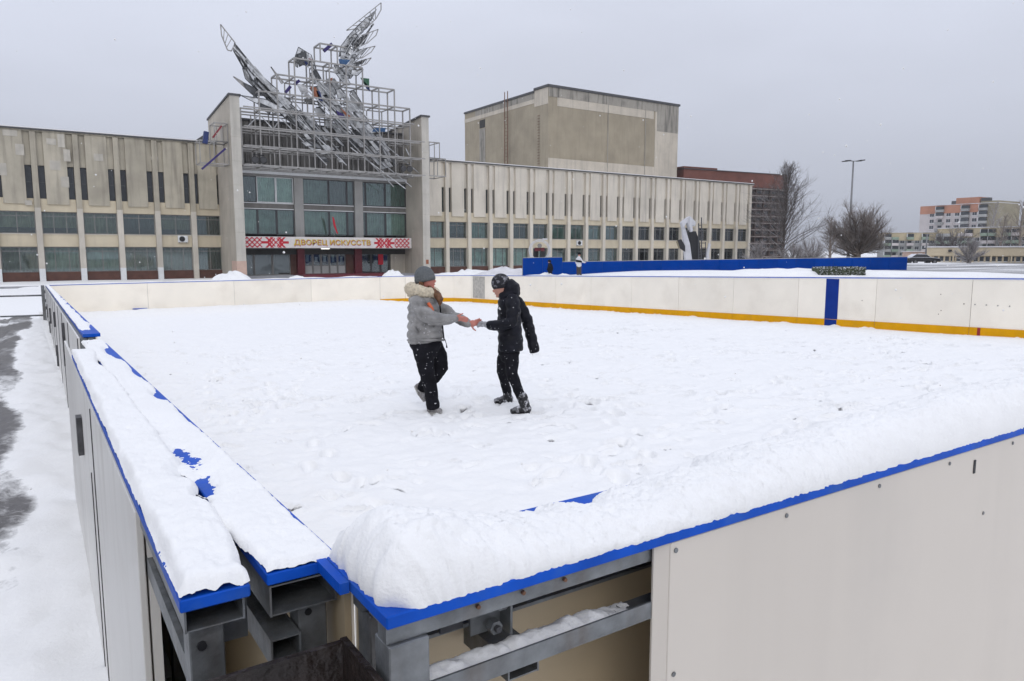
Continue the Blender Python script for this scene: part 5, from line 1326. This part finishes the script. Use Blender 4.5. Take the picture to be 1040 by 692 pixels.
def fused(b, name, m, parent, voxel, smooth=3, rough=None, label=None):
    """one continuous surface from overlapping volumes"""
    me = b.mesh(name); bm = bmesh.new(); bm.from_mesh(me); bmesh.ops.recalc_face_normals(bm, faces=bm.faces[:]); bm.to_mesh(me); bm.free()
    o = bpy.data.objects.new(name, me); COL.objects.link(o)
    rm = o.modifiers.new('r', 'REMESH'); rm.mode = 'VOXEL'; rm.voxel_size = voxel
    if smooth: sm = o.modifiers.new('s', 'SMOOTH'); sm.iterations = smooth; sm.factor = .5
    bpy.context.view_layer.update()
    me2 = bpy.data.meshes.new_from_object(o.evaluated_get(bpy.context.evaluated_depsgraph_get())); bpy.data.objects.remove(o)
    if rough:
        me2.update()
        nv = [v.normal.copy() for v in me2.vertices]
        for v, nn in zip(me2.vertices, nv): v.co += nn * rough(v.co)
    me2.name = name; me2.materials.clear()
    return obj(name, me2, m, parent, True, label)
WD = -NH                                                       # towards the viewer
ZV = Vector((0, 0, 1))
def hand(b, wrist, palm, fdir, spread, curl, thumb_dir, s=1., rad=.0085):
    """palm and five fingers; fdir: finger direction, spread: across the knuckles"""
    ellipsoid(b, palm, (fdir * .048 * s, spread * .04 * s, fdir.cross(spread).normalized() * .019 * s))
    ring_loft(b, [wrist, palm], [.026 * s, .022 * s], WD, 10)
    dn = curl.normalized()
    for i, (o, L) in enumerate(((-.03, .07), (-.01, .08), (.011, .075), (.03, .058))):
        k = palm + fdir * .036 * s + spread * o * s; d1 = (fdir + dn * (.15 + .08 * i)).normalized(); d2 = (fdir + dn * (.7 + .1 * i)).normalized(); d3 = (fdir * .8 + dn * (1.1 + .1 * i)).normalized()
        p1 = k + d1 * L * .45 * s; p2 = p1 + d2 * L * .33 * s; p3 = p2 + d3 * L * .25 * s
        ring_loft(b, [k, p1, p2, p3], [rad * s * 1.1, rad * s, rad * s * .95, rad * s * .8], WD, 8)
    k = palm - fdir * .015 * s - spread * .032 * s; p1 = k + thumb_dir.normalized() * .035 * s; p2 = p1 + (thumb_dir.normalized() + fdir * .6).normalized() * .03 * s
    ring_loft(b, [k, p1, p2], [rad * 1.35 * s, rad * 1.15 * s, rad * .95 * s], WD, 8)
def dome(center, ax, cut_n, cut_d, m, parent, name='hat', band=None, rough=None):
    b = MB(); ellipsoid(b, center, ax, 24)
    me = b.mesh(name); bm = bmesh.new(); bm.from_mesh(me)
    bmesh.ops.subdivide_edges(bm, edges=bm.edges[:], cuts=1, use_grid_fill=True, smooth=.6)
    bmesh.ops.bisect_plane(bm, geom=bm.verts[:] + bm.edges[:] + bm.faces[:], plane_co=center + cut_n * cut_d, plane_no=cut_n, clear_outer=True)
    bmesh.ops.contextual_create(bm, geom=[e for e in bm.edges if e.is_boundary])
    bmesh.ops.recalc_face_normals(bm, faces=bm.faces[:]); bm.to_mesh(me); bm.free()
    return obj(name, me, m, parent, True)
def puffs(z, period, amp, ph=0.): return amp * (abs(math.sin(math.pi * (z / period + ph))) - .5)

def person_grey():
    g = onD(440, 418.5, 1); d = ray(440, 419); D = (CAM.z - gz(3.8, 7.3)) / -(d.z / d.dot(NH))
    def P(px, py, w=0.): return onD(px, py, D - w)
    foot = P(440, 419); r = thing('person', 'person in grey padded jacket and grey knit hat reaching out both hands', 'person', (foot.x, foot.y, gz(foot.x, foot.y)))
    fr = (RT + WD * .12).normalized(); sd_ = ZV.cross(fr).normalized() * -1
    b = MB()
    hc = P(432.8, 284)
    ellipsoid(b, hc, (fr * .092, sd_ * .074, ZV * .112)); ellipsoid(b, hc + fr * .03 - ZV * .045, (fr * .058, sd_ * .055, ZV * .062))
    ellipsoid(b, hc + fr * .096 - ZV * .018, (fr * .018, sd_ * .012, ZV * .02)); ellipsoid(b, hc + fr * .074 - ZV * .088, (fr * .024, sd_ * .026, ZV * .018))
    ellipsoid(b, hc + fr * .084 - ZV * .055, (fr * .013, sd_ * .024, ZV * .012)); ellipsoid(b, hc - sd_ * .074 - fr * .008 - ZV * .015, (fr * .018, sd_ * .012, ZV * .03))
    ring_loft(b, [hc - ZV * .06 - fr * .02, P(430, 300)], [.052, .06], WD)
    ring_loft(b, [P(430, 299), P(430.5, 306), P(431, 325), P(432, 347)], [(.06, .07), (.09, .12), (.11, .12), (.11, .12)], WD)
    ring_loft(b, [P(429, 350, .06), P(434, 378, .07), P(440, 412, .07)], [.07, .05, .035], WD); ring_loft(b, [P(438, 350, -.07), P(445.5, 369, -.1), P(430, 391, -.115)], [.07, .045, .03], WD)
    ring_loft(b, [P(425, 306, .15), P(437, 324, .22), P(461, 324, .2)], [.04, .036, .03], WD); ring_loft(b, [P(437, 307, -.1), P(447, 313, -.14), P(456, 319, -.13), P(467, 324.5, -.09), P(475, 328, -.045)], [.035, .034, .032, .03, .028], WD)
    # near hand, closing on the far forearm; far hand open, touching the other's fingers
    f1 = (RT + ZV * -.12 + WD * .02).normalized(); s1 = (ZV * .75 + WD * .6).normalized(); s1 = (s1 - f1 * s1.dot(f1)).normalized()
    hand(b, P(460.5, 323.6, .2), P(466, 323.5, .19), f1, -s1, (-WD - ZV * .4), (RT + ZV * .6), 1.02)
    f2 = (RT + ZV * .18).normalized(); s2 = (ZV * .9 + WD * .3).normalized(); s2 = (s2 - f2 * s2.dot(f2)).normalized()
    hand(b, P(475.5, 328.2, -.04), P(480, 328.6, -.03), f2, s2, (ZV * .15 - WD * .5), (RT * .6 - ZV * 1.), 1.05)
    fused(b, 'body', 'skin_cold', r, .0065, 3)
    for s in (-1, 1):
        e = hc + fr * .082 - sd_ * .03 * s + ZV * .004; bb = MB(); ellipsoid(bb, e, (fr * .008, sd_ * .011, ZV * .006), 8); bb.build('eye', 'eye_dark', r, True)
    bb = MB(); ellipsoid(bb, hc + fr * .096 - ZV * .055, (fr * .006, sd_ * .02, ZV * .006), 8); bb.build('mouth', 'lip', r, True)
    # jacket
    j = MB()
    ring_loft(j, [P(430, 298), P(429.8, 302), P(430.2, 309), P(430.8, 320), P(431.6, 332), P(432.3, 342), P(432.8, 346)],
              [(.10, .12), (.145, .185), (.168, .205), (.178, .2), (.19, .198), (.202, .202), (.197, .195)], WD, 20, .1)
    ring_loft(j, [P(423, 305, .16), P(428, 315, .215), P(438, 323.5, .245), P(450, 324.5, .235), P(461, 323.8, .21)], [.08, .082, .08, .068, .055], WD)
    ring_loft(j, [P(438, 305, -.12), P(447, 313, -.14), P(456, 319, -.13), P(467, 324.5, -.09), P(476, 328.3, -.045)], [.078, .075, .068, .055, .046], WD)
    def jr(c): return puffs(c.z, .1, .02, .2) + .007 * fbm(c.x * 18, c.y * 18, c.z * 18, 3)
    jk = fused(j, 'jacket', 'jacket_grey_snow', r, .011, 4, jr)
    zp = MB(); ring_loft(zp, [P(446, 304, .05), P(447.3, 315, .06), P(449.3, 330, .05), P(451, 345, .04)], [.008, .008, .008, .008], WD, 6); zp.build('zip_strip', 'cloth_black', jk, True)
    st = MB(); ring_loft(st, [P(435, 308, .21), P(438, 313, .225), P(440, 317, .225)], [(.018, .008), (.022, .008), (.014, .008)], WD, 8); st.build('orange_tag', 'strap_orange', jk, True)
    cu_ = MB(); ring_loft(cu_, [P(424.5, 303, .17), P(431, 311, .235), P(437, 317, .25)], [(.013, .009)] * 3, WD, 8); cu_.build('bag_strap', 'cloth_black', jk, True)
    dr_ = MB(); ring_loft(dr_, [P(452, 345, .05), P(453.4, 350, .05), P(453.8, 353, .05)], [.004, .004, .009], WD, 6); dr_.build('drawcord', 'cloth_black', jk, True)
    for a_, b_ in (((440, 333), (446, 328)), ((421, 331), (425, 339))):
        pk = MB(); ring_loft(pk, [P(*a_, .2), P(*b_, .19)], [(.006, .012), (.006, .012)], WD, 8); pk.build('pocket_flap', 'jacket_grey', jk, True)
    hm = MB(); ring_loft(hm, [P(432.5 + 18.4 * math.cos(k * math.pi / 9), 345.6, .203 * math.sin(k * math.pi / 9)) for k in range(19)], [.012] * 19, ZV, 8); hm.build('hem', 'jacket_grey', jk, True)
    # fur edge of the hood lying round the neck
    fu = MB(); pts = []
    for k in range(15):
        a = 2 * math.pi * k / 14; pts.append(P(429.2 + 12.2 * math.cos(a), 295.5 + 2.2 * math.cos(a) + 1.2 * math.sin(a), .155 * math.sin(a)))
    ring_loft(fu, pts, [.058 if math.cos(2 * math.pi * k / 14) > 0 else .07 for k in range(15)], ZV, 12)
    ellipsoid(fu, P(420, 297, 0), (RT * .07, WD * .14, ZV * .07))
    fused(fu, 'hood_fur', 'fur_cream', r, .009, 1, lambda c: .012 * fbm(c.x * 55, c.y * 55, c.z * 55, 3))
    ha = MB(); ring_loft(ha, [P(435.5, 291.5, .07), P(440, 295.5, .1), P(444.3, 299.5, .14), P(446.8, 304.5, .16), P(446.5, 310, .16)], [.018, .032, .042, .04, .012], WD, 12)
    ring_loft(ha, [P(428, 287, .07), P(427, 292, .07)], [.03, .03], WD, 8)
    fused(ha, 'hair', 'hair_brown', r, .008, 1, lambda c: .006 * fbm(c.x * 40, c.y * 40, c.z * 8, 3))
    up_ = (ZV - fr * .22).normalized(); f_ = (fr - up_ * fr.dot(up_)).normalized()
    ht = dome(P(431.2, 281.5), (f_ * .114, sd_ * .098, up_ * .122), -up_, .03, 'knit_grey', r)
    hb_ = MB(); c0 = P(431.2, 281.5) - up_ * .022
    ring_loft(hb_, [c0 + f_ * (.106 * math.cos(2 * math.pi * k / 20)) + sd_ * (.09 * math.sin(2 * math.pi * k / 20)) for k in range(21)], [(.014, .032)] * 21, up_, 8)
    hb_.build('hat_band', 'knit_grey', ht, True)
    # trousers
    t_ = MB(); ring_loft(t_, [P(432, 343), P(432.5, 350), P(433, 356)], [(.18, .17), (.185, .165), (.15, .15)], WD, 18)
    ring_loft(t_, [P(428, 350, .07), P(430.5, 362, .085), P(434, 380, .085), P(438, 398, .075), P(440, 414.5, .07)], [(.118, .11), (.108, .1), (.088, .085), (.076, .08), (.075, .08)], WD, 16, .2)
    ring_loft(t_, [P(439, 350, -.07), P(445, 362, -.09), P(446.8, 373, -.1), P(440, 383, -.11), P(429, 394, -.12)], [(.115, .1), (.105, .095), (.1, .09), (.088, .085), (.072, .075)], WD, 16)
    fused(t_, 'trousers', 'trouser_black', r, .011, 4, lambda c: .007 * fbm(c.x * 9, c.y * 9, c.z * 14, 3))
    for nm, pts, so in (('shoe', [P(436, 416.3, .07), P(441, 416, .07), P(447, 417.4, .09)], [P(435, 419, .07), P(441, 419.3, .07), P(448, 419.3, .09)]),
                        ('shoe', [P(424.5, 392, -.12), P(428, 399, -.12), P(431.5, 406, -.12)], [P(421.5, 392.5, -.12), P(425, 400, -.12), P(430.5, 407.5, -.12)])):
        s = MB(); ring_loft(s, pts, [(.038, .042), (.042, .046), (.028, .042)], WD, 12); sh = s.build(nm, 'shoe_grey', r, True)
        s = MB(); ring_loft(s, so, [(.012, .04), (.012, .047), (.01, .04)], WD, 12); s.build('sole', 'sole_pale', sh, True)
person_grey()

def person_black():
    gn = ray(531, 420.5); Dn = None
    def gd(px, py):
        d = ray(px, py); lo = 1.
        tt = CAM.z / -(d.z - .0047 * d.x + .0245 * d.y); return (d * tt).dot(NH)
    Dn, Df = gd(531, 420), gd(510, 409); D = Dn * .62 + Df * .38
    def P(px, py, w=0.): return onD(px, py, D - w)
    wn_, wf_ = D - Dn, D - Df
    foot = P(520, 418); r = thing('person', 'person in black puffer jacket, patterned hat and boots holding out a gloved hand', 'person', (foot.x, foot.y, gz(foot.x, foot.y)))
    fr = (-RT * 1. + WD * .1 - ZV * .35).normalized(); sd_ = ZV.cross(fr).normalized(); up_ = fr.cross(sd_).normalized() * -1
    if up_.z < 0: up_ = -up_
    b = MB(); hc = P(509, 291.2)
    ellipsoid(b, hc, (fr * .09, sd_ * .073, up_ * .11)); ellipsoid(b, hc + fr * .03 - up_ * .045, (fr * .056, sd_ * .053, up_ * .06))
    ellipsoid(b, hc + fr * .094 - up_ * .02, (fr * .018, sd_ * .012, up_ * .02)); ellipsoid(b, hc + fr * .072 - up_ * .088, (fr * .024, sd_ * .026, up_ * .018))
    ellipsoid(b, hc + fr * .082 - up_ * .056, (fr * .012, sd_ * .022, up_ * .011))
    ring_loft(b, [hc - up_ * .05, P(515, 303)], [.052, .06], WD)
    ring_loft(b, [P(515.5, 301), P(516.5, 308), P(517.5, 325), P(518, 357)], [(.06, .07), (.1, .14), (.11, .14), (.11, .13)], WD)
    ring_loft(b, [P(519, 359, .06), P(519.5, 380, wn_ * .6), P(531, 406, wn_)], [.05, .036, .03], WD); ring_loft(b, [P(514.5, 359, -.06), P(511, 368, wf_ * .35), P(509.8, 377, wf_ * .6), P(512.5, 388, wf_ * .85), P(515, 396, wf_)], [.05, .04, .035, .03, .028], WD)
    ring_loft(b, [P(521, 306, .15), P(518, 327, .22), P(496, 330.5, .16)], [.048, .04, .03], WD); ring_loft(b, [P(522.5, 306, -.13), P(529, 313, -.19), P(534.5, 323.5, -.22), P(541.3, 350, -.18)], [.035, .034, .032, .028], WD)
    fused(b, 'body', 'skin', r, .0065, 3)
    gl_ = MB(); f1 = (-RT + ZV * .12 - WD * .25).normalized(); s1 = (ZV * .85 + WD * .5).normalized(); s1 = (s1 - f1 * s1.dot(f1)).normalized()
    hand(gl_, P(497.5, 330.4, .16), P(493.2, 329.6, .13), f1, s1, (-ZV * .35 - WD * .3), (-RT * .7 + ZV * .3 + WD * .4), 1.0, .0105)
    fused(gl_, 'glove', 'glove_grey', r, .0055, 2)
    gl_ = MB(); f1 = (RT * .2 - ZV).normalized(); s1 = NH.copy()
    hand(gl_, P(541.2, 349, -.18), P(541.8, 350.6, -.18), f1, s1, (-RT * .3 - ZV), (NH * .2 - ZV), .7, .0105)
    fused(gl_, 'glove', 'cloth_black', r, .0055, 2)
    for s in (-1, 1):
        e = hc + fr * .08 - sd_ * .03 * s + up_ * .002; bb = MB(); ellipsoid(bb, e, (fr * .008, sd_ * .011, up_ * .006), 8); bb.build('eye', 'eye_dark', r, True)
    bb = MB(); ellipsoid(bb, hc + fr * .093 - up_ * .056, (fr * .006, sd_ * .018, up_ * .006), 8); bb.build('mouth', 'lip', r, True)
    j = MB()
    ring_loft(j, [P(514.5, 299.5), P(516, 303), P(516.8, 310), P(517.2, 322), P(517.8, 336), P(518.6, 348), P(518.8, 356)],
              [(.08, .1), (.105, .16), (.125, .175), (.132, .175), (.136, .175), (.142, .178), (.138, .17)], WD, 20, .1)
    ring_loft(j, [P(520.5, 304.5, .14), P(521.5, 315, .2), P(519, 327.5, .235), P(508, 331, .21), P(496.5, 330.6, .16)], [.078, .078, .074, .062, .045], WD)
    ring_loft(j, [P(522.5, 304.5, -.13), P(529, 313, -.19), P(534.5, 323.5, -.22), P(539, 340, -.2), P(543.2, 357.5, -.18)], [.075, .074, .068, .062, .062], WD, 14, .15)
    def jr(c): return puffs(c.z, .105, .011, .1) + .006 * fbm(c.x * 16, c.y * 16, c.z * 16, 3)
    jk = fused(j, 'jacket', 'jacket_black_snow', r, .011, 3, jr)
    lg = MB(); ring_loft(lg, [P(507, 313, .12), P(508.2, 314.5, .125)], [.01, .007], WD, 6); lg.build('chest_badge', 'frame_white', jk)
    h_ = MB(); ring_loft(h_, [P(511, 301.5, 0), P(517, 300.5, .0), P(522.5, 296.5), P(522.5, 290.5), P(518.5, 285.5)], [(.07, .1), (.085, .14), (.075, .15), (.055, .13), (.03, .08)], WD, 16)
    ellipsoid(h_, P(518, 293.5), (RT * .09, WD * .125, ZV * .1))
    fused(h_, 'hood', 'jacket_black', r, .011, 3, lambda c: .008 * fbm(c.x * 14, c.y * 14, c.z * 14, 3))
    dome(P(508.6, 287.6), (fr * .108, sd_ * .092, up_ * .108), (-up_ * .95 + fr * .2).normalized(), .055, 'hat_pattern', r)
    t_ = MB(); ring_loft(t_, [P(517, 350), P(517, 359), P(517, 363)], [(.12, .14), (.125, .14), (.1, .12)], WD, 16)
    ring_loft(t_, [P(519, 359, .06), P(519.8, 369, wn_ * .35), P(519.8, 380, wn_ * .6), P(525, 393, wn_ * .85), P(530.5, 405, wn_)], [(.092, .09), (.082, .08), (.068, .068), (.058, .06), (.055, .06)], WD, 14)
    ring_loft(t_, [P(514.5, 359, -.06), P(511, 368, wf_ * .35), P(509.8, 377, wf_ * .6), P(512.5, 388, wf_ * .85), P(515, 398, wf_)], [(.09, .085), (.078, .075), (.064, .065), (.056, .058), (.052, .058)], WD, 14)
    fused(t_, 'trousers', 'trouser_black', r, .01, 3, lambda c: .006 * fbm(c.x * 10, c.y * 10, c.z * 16, 3))
    for px0, py0, px1, py1, w, k in ((530, 402.5, 533.8, 414, wn_, 1.), (514.5, 394.5, 516, 404, wf_, .93)):
        s = MB(); ring_loft(s, [P(px0, py0, w), P((px0 + px1) / 2, (py0 + py1) / 2, w), P(px1, py1, w)], [.062 * k, .058 * k, .054 * k], WD, 14)
        tx_, ty_ = px1 - 13.5 * k, py1 + 3.6 * k
        ring_loft(s, [P(px1 + 2.5, py1 + 1.2, w), P(px1 - 5, py1 + 1.6, w), P(tx_, ty_ - .2, w + .03)], [(.05 * k, .05), (.046 * k, .05), (.028 * k, .046)], WD, 14)
        bt = fused(s, 'boot', 'boot_snowy', r, .009, 2, lambda c: .005 * fbm(c.x * 30, c.y * 30, c.z * 30, 3))
        s = MB(); ring_loft(s, [P(px1 + 3.6, py1 + 5.1, w), P(px1 - 5, py1 + 5.5, w), P(tx_ - .8, ty_ + 1.7, w + .03)], [(.013, .045), (.013, .05), (.011, .042)], WD, 12); s.build('sole', 'black_metal', bt, True)
person_black()

def far_person(label, px, pfoot, D, pose):
    def P(a, b_, w=0.): return onD(a, b_, D - w)
    f = P(px, pfoot); r = thing('person', label, 'person', f)
    b, j, t_ = MB(), MB(), MB(); x, y = px, pfoot; sc_ = F / D / 13.6     # px per unit of the drawn figure
    X = lambda dx: px + dx * sc_
    Y = lambda dy: pfoot - dy * sc_
    if pose == 'stand':
        ellipsoid(b, P(X(.3), Y(20.6)), (RT * .1, WD * .09, ZV * .125)); ring_loft(b, [P(X(.2), Y(20)), P(X(0), Y(11)), P(X(0), Y(10))], [.05, .11, .1], WD)
        for s in (-1, 1): ring_loft(b, [P(X(s * 1.2), Y(10)), P(X(s * 1.4), Y(.5))], [.07, .045], WD)
        ring_loft(b, [P(X(1.6), Y(16)), P(X(3.6), Y(13)), P(X(7), Y(12.6))], [.04, .035, .03], WD)
        ring_loft(j, [P(X(0), Y(18.3)), P(X(0), Y(16.6)), P(X(0), Y(13)), P(X(0), Y(9.4))], [(.1, .1), (.2, .15), (.19, .15), (.19, .15)], WD)
        ring_loft(j, [P(X(1.6), Y(16.6), .1), P(X(3.6), Y(13.2), .12), P(X(6), Y(12.7), .12)], [.075, .065, .05], WD); ring_loft(j, [P(X(-1.8), Y(16.6)), P(X(-2.8), Y(12.5)), P(X(-1.5), Y(10.5), .1)], [.075, .065, .05], WD)
        for s in (-1, 1): ring_loft(t_, [P(X(s * 1.1), Y(10.2)), P(X(s * 1.35), Y(5)), P(X(s * 1.4), Y(.4))], [.105, .085, .075], WD)
        fused(b, 'body', 'skin', r, .02, 2); jk = fused(j, 'jacket', 'jacket_pale', r, .025, 2); fused(t_, 'trousers', 'trouser_brown', r, .025, 2)
        c = MB(); ring_loft(c, [P(X(-2.6), Y(14.4), .12), P(X(0), Y(14), .2), P(X(2.6), Y(13.6), .12)], [.07, .07, .07], WD, 8); c.build('chest_stripe', 'cloth_black', jk, True)
        dome(P(X(.3), Y(21.2)), (RT * .13, WD * .12, ZV * .14), -ZV, .05, 'cloth_black', r)
        for s in (-1, 1): c = MB(); ring_loft(c, [P(X(s * 1.4) - .4, Y(.5)), P(X(s * 1.4) + 1, Y(.5))], [.05, .05], WD, 8); c.build('shoe', 'cloth_black', r, True)
    else:
        ellipsoid(b, P(X(-.5), Y(11.6)), (RT * .1, WD * .09, ZV * .12)); ring_loft(b, [P(X(-.4), Y(11)), P(X(.6), Y(5))], [.06, .12], WD); ring_loft(b, [P(X(.6), Y(5)), P(X(-1.6), Y(4)), P(X(-.4), Y(.5))], [.08, .07, .05], WD)
        ring_loft(j, [P(X(-.3), Y(10.2)), P(X(.1), Y(8.6)), P(X(.7), Y(5.6)), P(X(.9), Y(3.4))], [(.1, .1), (.17, .17), (.2, .18), (.17, .17)], WD)
        ring_loft(j, [P(X(-.6), Y(8.8), .1), P(X(-1.8), Y(5.8), .12), P(X(-2.6), Y(3.6), .1)], [.07, .06, .05], WD)
        ring_loft(t_, [P(X(.9), Y(3.8)), P(X(-1.7), Y(3.6), .08), P(X(-.6), Y(.6), .08)], [.12, .1, .075], WD); ring_loft(t_, [P(X(1.1), Y(3.8)), P(X(.2), Y(2.2), -.1), P(X(1.7), Y(.6), -.1)], [.12, .1, .075], WD)
        fused(b, 'body', 'skin', r, .02, 2); fused(j, 'jacket', 'cloth_black', r, .025, 2); fused(t_, 'trousers', 'cloth_black', r, .025, 2)
        dome(P(X(-.5), Y(12)), (RT * .13, WD * .12, ZV * .14), (-ZV * .9 - RT * .3).normalized(), .05, 'cloth_black', r)
far_person('distant person in white and black jacket standing before the blue hoarding', 588, 279.8, 53.5, 'stand')
far_person('distant person in black crouching by a snow heap at the blue hoarding', 558.5, 278, 53.5, 'crouch')
# ------------------------------------------------------------------ falling snow
def flakes():
    r = random.Random(77); b = MB()
    for k in range(620):
        D = 3.0 + 32 * r.random() ** 1.4; px, py = r.uniform(-80, 1120), r.uniform(-60, 500); c = onD(px, py, D)
        if c.z < .3: continue
        s = r.uniform(.0032, .0065) * (1 + D * .03)
        b.add([c + Vector(v) * s for v in ((1, 0, 0), (-1, 0, 0), (0, 1, 0), (0, -1, 0), (0, 0, 1), (0, 0, -1))],
              [(0, 2, 4), (2, 1, 4), (1, 3, 4), (3, 0, 4), (2, 0, 5), (1, 2, 5), (3, 1, 5), (0, 3, 5)])
    tag(b.build('falling_snow', 'snow', None), 'small white snowflakes drifting down over the rink', 'snowflakes', kind='stuff')
flakes()
# ------------------------------------------------------------------ snowy air
def haze():
    o = MB().box(-160, 420, -60, 420, -4.2, 34).build('haze', None, None)
    m = bpy.data.materials.new('snowy_air'); m.use_nodes = True; n, l = m.node_tree.nodes, m.node_tree.links
    n.remove(n['Principled BSDF']); v = n.new('ShaderNodeVolumePrincipled')
    v.inputs['Color'].default_value = (.9, .92, .95, 1); v.inputs['Density'].default_value = .00034; v.inputs['Anisotropy'].default_value = .2
    l.new(v.outputs[0], n['Material Output'].inputs['Volume']); o.data.materials.append(m)
    tag(o, 'pale snowy air over the whole plaza and the streets behind', 'haze', kind='stuff')
haze()
